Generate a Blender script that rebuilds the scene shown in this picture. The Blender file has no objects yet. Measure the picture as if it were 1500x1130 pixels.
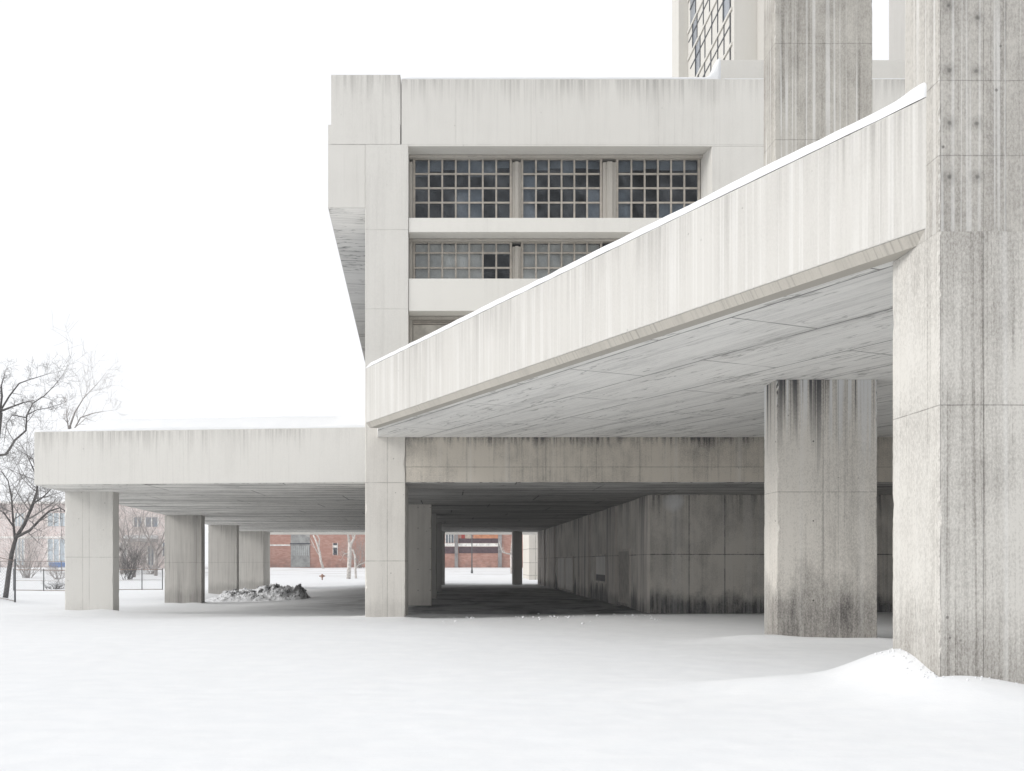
import bpy, bmesh, math, random
from mathutils import Vector, noise as mnoise
R = math.radians
S = bpy.context.scene
COL = S.collection

# ------------------------------------------------------------------ camera
F = 1500.0                       # focal length in photo pixels (photo is 1500 wide)
CZ = 1.6                         # eye height
PX, PY = 657.0, 823.0            # principal point: level camera, shift lens
cam = bpy.data.cameras.new("camera")
cam.sensor_width = 36.0
cam.lens = 36.0
cam.shift_x = (750 - PX) / 1500
cam.shift_y = (PY - 565) / 1500
cam.clip_end = 5000
cam_o = bpy.data.objects.new("camera", cam)
cam_o.location = (0, 0, CZ)
cam_o.rotation_euler = (R(90), 0, 0)
COL.objects.link(cam_o)
S.camera = cam_o

# ------------------------------------------------------------------ overcast daylight
SUN_DIR = Vector((-0.86, -0.27, 0.50)).normalized()
elev = math.asin(SUN_DIR.z)
W = bpy.data.worlds.new("World")
S.world = W
W.use_nodes = True
wn = W.node_tree
wn.nodes.clear()
sky = wn.nodes.new("ShaderNodeTexSky")
sky.sky_type = 'NISHITA'
sky.sun_disc = False
sky.sun_elevation = elev
sky.sun_rotation = math.atan2(SUN_DIR.x, SUN_DIR.y)
sky.dust_density = 4.0
hsv = wn.nodes.new("ShaderNodeHueSaturation")
hsv.inputs['Saturation'].default_value = 0.12
wn.links.new(sky.outputs[0], hsv.inputs['Color'])
mixw = wn.nodes.new("ShaderNodeMix")
mixw.data_type = 'RGBA'
mixw.inputs[0].default_value = 0.90          # thick even cloud over the clear sky
wn.links.new(hsv.outputs[0], mixw.inputs[6])
mixw.inputs[7].default_value = (7.3, 7.4, 7.58, 1)
bg = wn.nodes.new("ShaderNodeBackground")
bg.inputs[1].default_value = 0.10
wn.links.new(mixw.outputs[2], bg.inputs[0])
wo = wn.nodes.new("ShaderNodeOutputWorld")
wn.links.new(bg.outputs[0], wo.inputs[0])

sun = bpy.data.lights.new("sun", 'SUN')
sun.energy = 1.4
sun.angle = R(28)
sun.color = (1.0, 0.975, 0.94)
sun_o = bpy.data.objects.new("sun", sun)
sun_o.rotation_euler = SUN_DIR.to_track_quat('Z', 'Y').to_euler()
sun_o.location = (-20, -20, 40)
COL.objects.link(sun_o)

S.view_settings.view_transform = 'Standard'
S.view_settings.look = 'None'
S.view_settings.exposure = 0.57
S.view_settings.gamma = 1.0
S.view_settings.use_curve_mapping = False
S.cycles.use_denoising = True
S.cycles.max_bounces = 8
S.cycles.diffuse_bounces = 4
S.cycles.volume_bounces = 1
S.cycles.sample_clamp_indirect = 6

# ------------------------------------------------------------------ helpers
def lerp(a, b, t): return a + (b - a) * t
def sstep(a, b, v):
    t = max(0.0, min(1.0, (v - a) / (b - a)))
    return t * t * (3 - 2 * t)
def wx(px, Y): return (px - PX) * Y / F
def wz(py, Y): return CZ + (PY - py) * Y / F

def tag(o, label=None, cat=None, group=None, kind=None):
    if label: o['label'] = label
    if cat: o['category'] = cat
    if group: o['group'] = group
    if kind: o['kind'] = kind
    return o

def empty(name, loc=(0, 0, 0)):
    o = bpy.data.objects.new(name, None)
    o.location = loc
    o.empty_display_size = 0.3
    COL.objects.link(o)
    return o

def link(name, me, mat, parent=None):
    o = bpy.data.objects.new(name, me)
    if mat is not None:
        for m in (mat if isinstance(mat, (list, tuple)) else [mat]):
            me.materials.append(m)
    COL.objects.link(o)
    if parent is not None:
        o.parent = parent
        # geometry is written in world space: undo the offset of the parents
        p, off = parent, Vector((0, 0, 0))
        while p is not None:
            off += Vector(p.location)
            p = p.parent
        o.location = -off
    return o

def bm_obj(name, bm, mat, parent=None, smooth=False):
    me = bpy.data.meshes.new(name)
    bmesh.ops.recalc_face_normals(bm, faces=bm.faces[:])
    if smooth:
        for f in bm.faces: f.smooth = True
    bm.to_mesh(me)
    bm.free()
    return link(name, me, mat, parent)

def prism(bm, pts, z0, z1, bevel=0.0):
    """vertical prism over a plan polygon; z0/z1 may be lists (one height per corner)."""
    n = len(pts)
    za = z0 if isinstance(z0, (list, tuple)) else [z0] * n
    zb = z1 if isinstance(z1, (list, tuple)) else [z1] * n
    a = [bm.verts.new((p[0], p[1], z)) for p, z in zip(pts, za)]
    b = [bm.verts.new((p[0], p[1], z)) for p, z in zip(pts, zb)]
    fs = [bm.faces.new(a[::-1]), bm.faces.new(b)]
    for i in range(n):
        j = (i + 1) % n
        fs.append(bm.faces.new((a[i], a[j], b[j], b[i])))
    if bevel > 0:
        es = list({e for f in fs for e in f.edges})
        bmesh.ops.bevel(bm, geom=es, offset=bevel, segments=2, affect='EDGES', profile=0.6)

def box(bm, x0, x1, y0, y1, z0, z1, bevel=0.0):
    prism(bm, [(x0, y0), (x1, y0), (x1, y1), (x0, y1)], z0, z1, bevel)

def box_obj(name, x0, x1, y0, y1, z0, z1, mat, parent=None, bevel=0.015):
    bm = bmesh.new()
    box(bm, x0, x1, y0, y1, z0, z1, bevel)
    return bm_obj(name, bm, mat, parent)

def extrude_x(bm, prof, x0, x1):
    """profile in (y,z) swept along X"""
    a = [bm.verts.new((x0, y, z)) for y, z in prof]
    b = [bm.verts.new((x1, y, z)) for y, z in prof]
    bm.faces.new(a); bm.faces.new(b[::-1])
    n = len(prof)
    for i in range(n):
        j = (i + 1) % n
        bm.faces.new((a[i], b[i], b[j], a[j]))

def rough_box(bm, x0, x1, y0, y1, z0, z1, chip=0.03, step=0.06, seed=0.0, zlow=-0.5):
    """cast shaft whose arrises are chipped: the corner chamfer changes all the way up"""
    n = max(2, int((z1 - max(z0, zlow)) / step))
    zs = [z0] + [lerp(max(z0, zlow), z1, i / n) for i in range(1, n + 1)]
    rings = []
    for z in zs:
        ring = []
        for k, (cx, cy, sx, sy) in enumerate(((x0, y0, 1, 1), (x1, y0, -1, 1), (x1, y1, -1, -1), (x0, y1, 1, -1))):
            a = mnoise.noise(Vector((seed + k * 7.1, z * 2.1, 0.3)))
            b = mnoise.noise(Vector((seed + k * 5.3, z * 9.0, 4.3)))
            c = 0.010 + chip * (max(0.0, a + 0.55 * b - 0.12) ** 1.4) * 1.6 + 0.006 * abs(b)
            d = c * (0.8 + 0.4 * mnoise.noise(Vector((seed + k, z * 14.0, 9.0))))
            p, q_ = (cx + sx * c, cy), (cx, cy + sy * d)
            ring += [q_, p] if k in (0, 2) else [p, q_]
        rings.append([bm.verts.new((x, y, z)) for x, y in ring])
    for i in range(len(rings) - 1):
        for k in range(8):
            k2 = (k + 1) % 8
            bm.faces.new((rings[i][k], rings[i][k2], rings[i + 1][k2], rings[i + 1][k]))
    bm.faces.new(rings[0][::-1]); bm.faces.new(rings[-1])

def rough_obj(name, x0, x1, y0, y1, z0, z1, mat, parent=None, chip=0.03, step=0.06):
    bm = bmesh.new()
    rough_box(bm, x0, x1, y0, y1, z0, z1, chip, step, x0 * 3.7 + y0)
    return bm_obj(name, bm, mat, parent)

class Tubes:
    """collects tapered tubes into one mesh"""
    def __init__(self): self.v, self.f = [], []
    def add(self, pts, rads, sides=5):
        pts = [Vector(p) for p in pts]
        base = len(self.v)
        n = len(pts)
        up = Vector((0.31, 0.85, 0.42)).normalized()
        for i, p in enumerate(pts):
            d = (pts[min(i + 1, n - 1)] - pts[max(i - 1, 0)])
            if d.length < 1e-6: d = Vector((0, 0, 1))
            d.normalize()
            s = d.cross(up)
            if s.length < 0.05: s = d.cross(Vector((1, 0, 0)))
            s.normalize(); t = d.cross(s)
            for k in range(sides):
                a = 2 * math.pi * k / sides
                self.v.append(tuple(p + (s * math.cos(a) + t * math.sin(a)) * rads[i]))
        for i in range(n - 1):
            for k in range(sides):
                k2 = (k + 1) % sides
                self.f.append((base + i * sides + k, base + i * sides + k2,
                               base + (i + 1) * sides + k2, base + (i + 1) * sides + k))
        self.f.append(tuple(base + k for k in range(sides))[::-1])
        self.f.append(tuple(base + (n - 1) * sides + k for k in range(sides)))
    def obj(self, name, mat, parent=None, smooth=True):
        me = bpy.data.meshes.new(name)
        me.from_pydata(self.v, [], self.f)
        if smooth:
            me.polygons.foreach_set('use_smooth', [True] * len(me.polygons))
        me.update()
        return link(name, me, mat, parent)

# ------------------------------------------------------------------ shader helpers
class E:
    """a float socket with arithmetic"""
    def __init__(s, nt, sock): s.nt, s.s = nt, sock
    def _m(s, op, *a):
        n = s.nt.nodes.new("ShaderNodeMath"); n.operation = op
        for i, v in enumerate((s,) + a):
            if isinstance(v, E): s.nt.links.new(v.s, n.inputs[i])
            else: n.inputs[i].default_value = v
        return E(s.nt, n.outputs[0])
    def __add__(s, o): return s._m('ADD', o)
    __radd__ = __add__
    def __mul__(s, o): return s._m('MULTIPLY', o)
    __rmul__ = __mul__
    def __sub__(s, o): return s._m('SUBTRACT', o)
    def __rsub__(s, o): return (s * -1.0) + o
    def __truediv__(s, o): return s._m('DIVIDE', o)
    def abs(s): return s._m('ABSOLUTE')
    def floor(s): return s._m('FLOOR')
    def fract(s): return s._m('FRACT')
    def pow(s, p): return s._m('POWER', p)
    def max(s, o): return s._m('MAXIMUM', o)
    def min(s, o): return s._m('MINIMUM', o)
    def clamp(s):
        n = s.nt.nodes.new("ShaderNodeClamp"); s.nt.links.new(s.s, n.inputs[0]); return E(s.nt, n.outputs[0])
    def smooth(s, a, b, lo=0.0, hi=1.0):
        n = s.nt.nodes.new("ShaderNodeMapRange"); n.interpolation_type = 'SMOOTHSTEP'
        s.nt.links.new(s.s, n.inputs[0])
        for i, v in enumerate((a, b, lo, hi)): n.inputs[1 + i].default_value = v
        return E(s.nt, n.outputs[0])

class Mat:
    def __init__(m, name, rough=0.85, spec=0.3):
        m.mat = bpy.data.materials.new(name)
        m.mat.use_nodes = True
        m.nt = m.mat.node_tree
        m.bsdf = m.nt.nodes['Principled BSDF']
        m.bsdf.inputs['Roughness'].default_value = rough
        m.bsdf.inputs['Specular IOR Level'].default_value = spec
        g = m.nt.nodes.new("ShaderNodeNewGeometry")
        m.pos = g.outputs['Position']
        sp = m.nt.nodes.new("ShaderNodeSeparateXYZ"); m.nt.links.new(m.pos, sp.inputs[0])
        sn = m.nt.nodes.new("ShaderNodeSeparateXYZ"); m.nt.links.new(g.outputs['True Normal'], sn.inputs[0])
        m.x, m.y, m.z = (E(m.nt, o) for o in sp.outputs)
        m.nx, m.ny, m.nz = (E(m.nt, o) for o in sn.outputs)
    def u(m):                     # distance along a vertical face
        return m.y * m.nx - m.x * m.ny
    def vec(m, a, b, c):
        n = m.nt.nodes.new("ShaderNodeCombineXYZ")
        for i, v in enumerate((a, b, c)):
            if isinstance(v, E): m.nt.links.new(v.s, n.inputs[i])
            else: n.inputs[i].default_value = v
        return n.outputs[0]
    def noise(m, vec=None, scale=1.0, detail=3.0, rough=0.55, dist=0.0):
        n = m.nt.nodes.new("ShaderNodeTexNoise")
        n.inputs['Scale'].default_value = scale
        n.inputs['Detail'].default_value = detail
        n.inputs['Roughness'].default_value = rough
        n.inputs['Distortion'].default_value = dist
        m.nt.links.new(vec if vec is not None else m.pos, n.inputs['Vector'])
        return E(m.nt, n.outputs[0])
    def voronoi(m, vec=None, scale=1.0, feature='F1', out='Distance'):
        n = m.nt.nodes.new("ShaderNodeTexVoronoi"); n.feature = feature
        n.inputs['Scale'].default_value = scale
        m.nt.links.new(vec if vec is not None else m.pos, n.inputs['Vector'])
        return E(m.nt, n.outputs[out])
    def mix(m, fac, a, b):
        n = m.nt.nodes.new("ShaderNodeMix"); n.data_type = 'RGBA'
        if isinstance(fac, E): m.nt.links.new(fac.s, n.inputs[0])
        else: n.inputs[0].default_value = fac
        for i, v in ((6, a), (7, b)):
            if isinstance(v, (tuple, list)): n.inputs[i].default_value = (*v[:3], 1)
            else: m.nt.links.new(v, n.inputs[i])
        return n.outputs[2]
    def scale_col(m, col, fac):   # colour * float
        n = m.nt.nodes.new("ShaderNodeMix"); n.data_type = 'RGBA'; n.blend_type = 'MULTIPLY'
        n.inputs[0].default_value = 1.0
        m.nt.links.new(col, n.inputs[6])
        c = m.nt.nodes.new("ShaderNodeCombineColor")
        for i in range(3): m.nt.links.new(fac.s, c.inputs[i])
        m.nt.links.new(c.outputs[0], n.inputs[7])
        return n.outputs[2]
    def color(m, c):
        if isinstance(c, (tuple, list)): m.bsdf.inputs['Base Color'].default_value = (*c[:3], 1)
        else: m.nt.links.new(c, m.bsdf.inputs['Base Color'])
    def bump(m, h, dist=0.01, strength=1.0):
        b = m.nt.nodes.new("ShaderNodeBump")
        b.inputs['Distance'].default_value = dist
        b.inputs['Strength'].default_value = strength
        m.nt.links.new(h.s, b.inputs['Height'])
        m.nt.links.new(b.outputs[0], m.bsdf.inputs['Normal'])

LIGHT = (0.635, 0.62, 0.585)
MID = (0.50, 0.485, 0.455)
STAIN = (0.17, 0.16, 0.15)

def concrete(name, base=LIGHT, stain=STAIN, ztop=None, drip=0.0, drip_len=1.0, streak=0.12, broad=0.08,
             white=0.0, mottle=0.10, zbot=None, damp=0.0, damp_h=1.0, joints_z=(), joints_u=(), joint_w=0.012,
             seed=0.0, pits=0.5, holes=None, jdark=0.5, freq=1.0, grain=0.12, thin=0.0, painted_glow=None, spots=(), runs=0.0, runs_len=1.0):
    m = Mat(name, 0.9, 0.2)
    u, z = m.u(), m.z
    nf = m.noise(m.vec(u * (8.5 * freq), seed, z * 0.20), 1.0, 6.0, 0.68)
    hf = m.noise(m.vec(u * (30.0 * freq), seed + 1.5, z * 0.8), 1.0, 3.0, 0.6)
    nb = m.noise(m.vec(u * (1.3 * freq), seed + 5.3, z * 0.10), 1.0, 3.0)
    mo = m.noise(None, 0.55, 6.0, 0.6)
    gr = m.noise(m.vec(m.x, m.y, z * 0.55), 46.0, 4.0, 0.75)
    gm = m.noise(m.vec(m.x, m.y, z * 0.6), 4.0, 6.0, 0.72)
    env = m.noise(m.vec(u * 0.42, seed + 41.0, z * 0.12), 1.0, 3.0, 0.6).smooth(0.34, 0.64, 0.25, 1.5)
    mask = nf.smooth(0.48, 0.70) * env * streak + (hf - 0.5) * (streak * 0.9) + nb.smooth(0.42, 0.72) * broad
    mask = mask + (mo - 0.45) * (mottle * 2.2) + (gm - 0.5) * (mottle * 0.9) + (gr.smooth(0.32, 0.68) - 0.5) * grain
    if ztop is not None and drip > 0:
        ln = m.noise(m.vec(u * (2.6 * freq), seed + 2.2, 0.0), 1.0, 3.0, 0.7).smooth(0.25, 0.75, 0.25, 1.6) * drip_len
        d = (1.0 - (ztop - z) / ln).clamp().pow(1.3)
        fine = m.noise(m.vec(u * (11.0 * freq), seed + 8.8, z * 0.1), 1.0, 3.0, 0.65).smooth(0.36, 0.66, 0.12, 1.0)
        mask = mask + d * fine * env.min(1.15) * drip
    if zbot is not None and damp > 0:
        n3 = m.noise(m.vec(u * 1.4, seed + 3.1, z * 0.8), 1.0, 5.0, 0.65)
        hh = n3.smooth(0.3, 0.7, 0.7, 1.25) * damp_h
        d = (1.0 - (z - zbot) / hh).clamp().smooth(0.0, 0.7)
        fine = m.noise(m.vec(u * 9.0, seed + 1.8, z * 0.7), 1.0, 4.0, 0.7).smooth(0.3, 0.7, 0.6, 1.0)
        mask = mask + d * fine * damp
    col = m.mix(mask.clamp(), base, stain)
    if white > 0:                 # lime run-off: pale vertical streaks
        wv = m.noise(m.vec(u * (2.6 * freq), seed + 11.0, z * 0.035), 1.0, 2.0, 0.5).smooth(0.54, 0.66)
        wv = wv * m.noise(m.vec(u * 14.0, seed + 12.0, z * 0.1), 1.0, 2.0).smooth(0.3, 0.6, 0.4, 1.0)
        col = m.mix(wv * white, col, (0.74, 0.735, 0.72))
    if thin > 0:                  # narrow lime runs
        tn = m.noise(m.vec(u * (2.4 * freq), seed + 31.0, z * 0.015), 1.0, 2.0, 0.6)
        tl = (tn - 0.5).abs().smooth(0.008, 0.030, 1.0, 0.0) * m.noise(m.vec(u * 1.2, seed + 33.0, z * 0.35), 1.0, 3.0).smooth(0.36, 0.56, 0.15, 1.0)
        col = m.mix(tl * thin, col, (0.72, 0.715, 0.70))
    if painted_glow:                     # faint glow on the wall, painted into the colour
        bx_, bz_, rx_, rz_ = painted_glow
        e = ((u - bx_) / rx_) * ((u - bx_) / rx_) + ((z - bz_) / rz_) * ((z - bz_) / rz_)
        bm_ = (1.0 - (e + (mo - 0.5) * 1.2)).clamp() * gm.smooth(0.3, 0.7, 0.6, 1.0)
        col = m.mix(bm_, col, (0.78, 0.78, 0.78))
    if runs > 0:                  # curtain of pale lime runs and dark damp between them below the top edge
        rl = m.noise(m.vec(u * 3.1, seed + 21.0, 0.0), 1.0, 3.0, 0.6).smooth(0.3, 0.7, 0.45, 1.5) * runs_len
        d = (1.0 - (ztop - z) / rl).clamp().pow(0.8)
        rn = m.noise(m.vec(u * (8.5 * freq), seed + 23.0, z * 0.05), 1.0, 3.0, 0.55)
        col = m.mix(d * rn.smooth(0.52, 0.58) * runs, col, (0.66, 0.665, 0.67))
        col = m.mix(d * rn.smooth(0.50, 0.43) * runs, col, (0.05, 0.052, 0.06))
    fac = None
    for zj in joints_z:
        wob = m.noise(m.vec(u * 0.9, zj, 0.0), 1.0, 3.0) - 0.5
        l = (z - zj + wob * 0.012).abs().smooth(joint_w * 0.3, joint_w, 1.0, 0.0) * gm.smooth(0.3, 0.6, 0.35, 1.0)
        fac = l if fac is None else fac.max(l)
    for uj in joints_u:
        l = (u - uj).abs().smooth(joint_w * 0.3, joint_w, 1.0, 0.0) * gm.smooth(0.3, 0.6, 0.3, 0.9)
        fac = l if fac is None else fac.max(l)
    if fac is not None:
        col = m.scale_col(col, 1.0 - fac * jdark)
    # air bubbles and tie holes
    v = m.voronoi(m.vec(m.x, m.y, m.z), 3.2)
    vp = v.smooth(0.035, 0.075, 1.0, 0.0) * m.noise(None, 1.7, 2.0).smooth(0.5, 0.6)
    col = m.scale_col(col, 1.0 - vp * pits)
    if holes:
        hu, hz, hr = holes
        du = (u / hu).fract() - 0.5
        dz = (z / hz).fract() - 0.5
        dd = ((du * hu) * (du * hu) + (dz * hz) * (dz * hz)).pow(0.5)
        col = m.scale_col(col, 1.0 - dd.smooth(hr * 0.7, hr * 1.2, 1.0, 0.0) * 0.75)
    for su, sz in spots:          # form-tie holes with a stained ring
        du = u - su; dz = z - sz
        dd = (du * du + dz * dz).pow(0.5) + (gm - 0.5) * 0.03
        col = m.scale_col(col, 1.0 - dd.smooth(0.006, 0.036, 1.0, 0.0) * 0.38 - dd.smooth(0.02, 0.13, 1.0, 0.0) * 0.22)
    m.color(col)
    h = nf * 0.5 + gr * 0.45 + gm * 0.35 - vp * 0.6
    if fac is not None: h = h - fac * 1.5
    m.bump(h, 0.006, 0.55)
    return m.mat

def soffit(name, dx, dy, base=(0.56, 0.55, 0.525), board=0.16, panel=1.9, length=4.2, crack=0.55, rough_lines=0.35, seed=0.0):
    """board-marked underside; dx,dy = the direction the boards run in plan"""
    m = Mat(name, 0.9, 0.2)
    L = math.hypot(dx, dy); dx, dy = dx / L, dy / L
    a = m.x * dx + m.y * dy
    b = m.y * dx - m.x * dy
    st = m.noise(m.vec(a * 0.16, b * 6.0, seed), 1.0, 6.0, 0.68, 0.0)
    st2 = m.noise(m.vec(a * 0.30, b * 2.2, seed + 4), 1.0, 4.0, 0.55, 0.15)
    mo = m.noise(None, 0.35, 5.0, 0.6)
    gr = m.noise(None, 22.0, 3.0, 0.7)
    st3 = m.noise(m.vec(a * 0.10, b * 1.5, seed + 14), 1.0, 6.0, 0.7, 0.3)
    st4 = m.noise(m.vec(a * 0.06, b * 0.55, seed + 19), 1.0, 7.0, 0.72, 0.2)
    mask = st4.smooth(0.50, 0.60) * (rough_lines * 0.55) + st3.smooth(0.52, 0.62) * (rough_lines * 0.8) + st.smooth(0.54, 0.66) * rough_lines + (st - 0.5).abs().smooth(0.004, 0.02, 1.0, 0.0) * (rough_lines * 0.9) + (mo - 0.5) * 0.26 + (gr - 0.5) * 0.16
    crk = (st2 - 0.5).abs().smooth(0.003, 0.014, 1.0, 0.0) * m.noise(None, 0.8, 3.0).smooth(0.40, 0.56)
    bb = b / panel
    row = bb.floor()
    jb = ((bb.fract() - 0.5).abs() - 0.5).abs().smooth(0.004, 0.015, 1.0, 0.0)
    aa = (a + (row * 0.61).fract() * length) / length
    ja = ((aa.fract() - 0.5).abs() - 0.5).abs().smooth(0.0015, 0.005, 1.0, 0.0)
    j = jb.max(ja) * m.noise(None, 0.9, 3.0).smooth(0.30, 0.52, 0.25, 1.0)
    col = m.mix(mask.clamp(), base, (0.15, 0.145, 0.14))
    sp = m.noise(m.vec(a * 2.2, b * 12.0, seed + 9), 1.0, 5.0, 0.75).smooth(0.68, 0.74)
    col = m.scale_col(col, 1.0 - j.max(crk * crack).max(sp * 0.55) * 0.72)
    m.color(col)
    m.bump(st * 1.2 + gr * 0.35 - crk * 0.8 - j * 0.8, 0.012, 0.6)
    return m.mat

def plain(name, col, rough=0.7, spec=0.3, var=0.25, scale=3.0, metallic=0.0):
    m = Mat(name, rough, spec)
    n = m.noise(None, scale, 5.0, 0.6)
    n2 = m.noise(None, scale * 11, 3.0, 0.6)
    c = m.mix((n * 0.7 + n2 * 0.3).smooth(0.3, 0.7), [v * (1 - var) for v in col], [min(1, v * (1 + var)) for v in col])
    m.color(c)
    m.bump(n2, 0.004, 0.4)
    m.bsdf.inputs['Metallic'].default_value = metallic
    return m.mat

# ------------------------------------------------------------------ materials that are shared
def snow_mat(name, soft=1.0):
    m = Mat(name, 0.75, 0.25)
    n1 = m.noise(None, 0.35, 4.0, 0.5)
    n2 = m.noise(None, 2.6, 5.0, 0.6)
    n3 = m.noise(None, 16.0, 4.0, 0.65)
    m.color(m.mix(n2.smooth(0.35, 0.7), (0.705, 0.715, 0.727), (0.735, 0.742, 0.75)))
    m.bump(n1 * 1.5 + n2 * 0.5 + n3 * 0.12, 0.06 * soft, 0.5)
    return m.mat
SNOW = snow_mat("snow")

def ground_mat():
    m = Mat("snow_and_asphalt", 0.8, 0.25)
    x, y = m.x, m.y
    n1 = m.noise(None, 0.30, 4.0, 0.5)
    n2 = m.noise(None, 2.3, 5.0, 0.6)
    n3 = m.noise(None, 15.0, 4.0, 0.65)
    # wind ripples and old tracks
    rip = m.noise(m.vec(x * 0.5, y * 1.6, 0.0), 1.0, 5.0, 0.6, 0.6)
    # sheltered floor below the deck: bare wet asphalt with blown streaks of snow
    wob = (m.noise(m.vec(x * 0.25, y * 0.7, 2.0), 1.0, 5.0, 0.65) - 0.5)
    edge_n = y + wob * 5.0
    inb = edge_n.smooth(32.8, 36.2) * (1.0 - (y + wob * 14.0).smooth(66.0, 77.0))
    side = (x + wob * 1.0).smooth(-2.0, -1.2) * (1.0 - (x + wob * 1.6).smooth(8.0, 8.6))
    bare = inb * side
    left = (x + wob * 6.0).smooth(-9.0, -3.2) * (1.0 - x.smooth(-2.6, -2.0)) * (y + wob * 9.0).smooth(33.5, 41.0) * (1.0 - (y + wob * 12.0).smooth(52.0, 66.0))
    blow = m.noise(m.vec(x * 0.55, y * 0.32, 7.0), 1.0, 6.0, 0.7, 0.5)
    cover = bare * blow.smooth(0.30, 0.66, 1.0, 0.62) + left * blow.smooth(0.35, 0.62, 0.80, 0.15) * 0.6
    asph = m.mix(n3.smooth(0.35, 0.65), (0.022, 0.024, 0.029), (0.07, 0.071, 0.075))
    # scuffed dirty snow far out by the street
    far = y.smooth(88.0, 120.0) * m.noise(m.vec(x * 0.12, y * 0.55, 3.0), 1.0, 5.0, 0.7).smooth(0.50, 0.62) * 0.6
    snow = m.mix(n2.smooth(0.35, 0.7), (0.705, 0.715, 0.727), (0.735, 0.742, 0.75))
    snow = m.mix(far, snow, (0.42, 0.40, 0.38))
    m.color(m.mix(cover.clamp(), snow, asph))
    m.bump(n1 * 1.2 + rip * 0.45 + n2 * 0.22 + n3 * 0.10, 0.06, 0.4)
    return m.mat
GROUND = ground_mat()

# ------------------------------------------------------------------ ground
def gauss(x, y, cx, cy, sx, sy): return math.exp(-((x - cx) / sx) ** 2 - ((y - cy) / sy) ** 2)

BASES = [(wx(95, 34.4), wx(165, 34.4), 34.4, 35.05, 0.09), (wx(241, 52), wx(295, 52), 52, 52.75, 0.12), (wx(305, 66), wx(347, 66), 66, 66.7, 0.12),
         (-2.48, -1.29, 30.47, 32.9, 0.07), (6.68, 8.72, 20.84, 21.7, 0.06)]

def ground_h(x, y):
    h = lerp(0.02, -0.06, sstep(18, 30, y))
    h = lerp(h, -0.2, sstep(30, 36, y))
    left = sstep(-2, -11, x)
    h = lerp(h, lerp(-0.2, -0.55, sstep(36, 52, y)), left * sstep(30, 50, y))
    h = lerp(h, -0.07, sstep(78, 100, y))
    h = lerp(h, 0.78, sstep(104, 138, y))
    # drifts
    h += 0.42 * gauss(x, y, 5.62, 12.5, 0.72, 1.15)         # against the right pier's left side
    h += 0.17 * gauss(x, y, 6.6, 11.2, 1.9, 1.0)
    h += 0.16 * gauss(x, y, 4.4, 12.6, 1.5, 0.7)
    h += 0.13 * gauss(x, y, 6.2, 20.4, 1.1, 0.9)
    h += 0.10 * gauss(x, y, 8.2, 19.9, 1.4, 0.6)
    h += 0.14 * gauss(x, y, -12.2, 34.0, 3.0, 1.2)
    h += 0.7 * gauss(x, y, -24.2, 50, 2.6, 3.0)             # ploughed bank at the far left
    inside = sstep(33, 36, y) * (1 - sstep(76, 82, y)) * sstep(-16, -13, x) * (1 - sstep(7, 8, x))
    k = 1 - 0.85 * inside
    for (qx0, qx1, qy0, qy1, amp) in BASES:
        dx_ = max(qx0 - x, 0.0, x - qx1); dy_ = max(qy0 - y, 0.0, y - qy1)
        if dx_ < 1.6 and dy_ < 1.6:
            dd = math.hypot(dx_, dy_)
            h += amp * math.exp(-(dd / 0.42) ** 1.5) * (0.55 + 0.75 * mnoise.noise(Vector((x * 1.1, y * 1.1, 6.6))))
    nv = mnoise.noise(Vector((x * 0.16, y * 0.16, 1.7)))
    h += 0.07 * nv * k * sstep(3, 9, y)
    h += 0.010 * mnoise.noise(Vector((x * 0.9, y * 0.9, 4.2))) * k
    if 3 < y < 33: h += 0.010 * (abs(mnoise.noise(Vector((x * 0.55 + y * 0.25, y * 1.7 - x * 0.2, 7.7)))) - 0.2) * sstep(3, 6, y)
    if y < 32: h += 0.005 * mnoise.noise(Vector((x * 3.1, y * 3.1, 9.2)))
    return h

def axis(segs):
    out = []
    for a, b, st in segs:
        n = max(1, int(round((b - a) / st)))
        out += [a + (b - a) * i / n for i in range(n)]
    out.append(segs[-1][1])
    return out
xs = axis([(-320, -60, 20), (-60, -24, 2.0), (-24, -14, 0.5), (-14, -8, 0.2), (-8, -1, 0.15), (-1, 9.4, 0.06), (9.4, 12, 0.3), (12, 24, 1.0), (24, 60, 4), (60, 320, 20)])
ys = axis([(-60, 0, 6), (0, 4, 0.5), (4, 14, 0.06), (14, 37, 0.15), (37, 62, 0.4), (62, 150, 2.0), (150, 420, 15)])
gv, gf = [], []
for y in ys:
    for x in xs: gv.append((x, y, ground_h(x, y)))
nxs = len(xs)
for j in range(len(ys) - 1):
    for i in range(nxs - 1):
        gf.append((j * nxs + i, j * nxs + i + 1, (j + 1) * nxs + i + 1, (j + 1) * nxs + i))
me = bpy.data.meshes.new("ground")
me.from_pydata(gv, [], gf)
me.polygons.foreach_set('use_smooth', [True] * len(me.polygons))
g = link("ground", me, GROUND)
tag(g, "white snow covered ground with a bare dark floor under the deck", "ground", kind='structure')

# ------------------------------------------------------------------ the long low slab: canopy at the left, underpass ceiling at the right
Y0 = 30.5                                   # plane of the main facade
Z_LOW, Z_CAN = 3.95, 5.60
YL = 31.55
cx0 = wx(50, YL)
SLAB_BACK = 82.0
can = tag(empty("canopy", (-7.5, 31.0, Z_LOW)), "long low concrete canopy with snow on top, left of the main building", "canopy")
M_CAN = concrete("canopy_concrete", LIGHT, ztop=Z_CAN, drip=0.36, drip_len=0.8, streak=0.12, broad=0.05, mottle=0.07, seed=3.0, freq=1.4, pits=0.35)
M_BEAM = concrete("beam_concrete", (0.60, 0.555, 0.485), stain=(0.085, 0.083, 0.085), ztop=wz(641, Y0), drip=0.75, drip_len=0.35, streak=0.26, broad=0.22,
                  white=0.30, mottle=0.75, grain=0.4, joints_z=(4.42,), joints_u=(0.55, 2.9, 4.4, 5.7, 9.4), seed=17.0, pits=0.8)
bm = bmesh.new()
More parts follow.
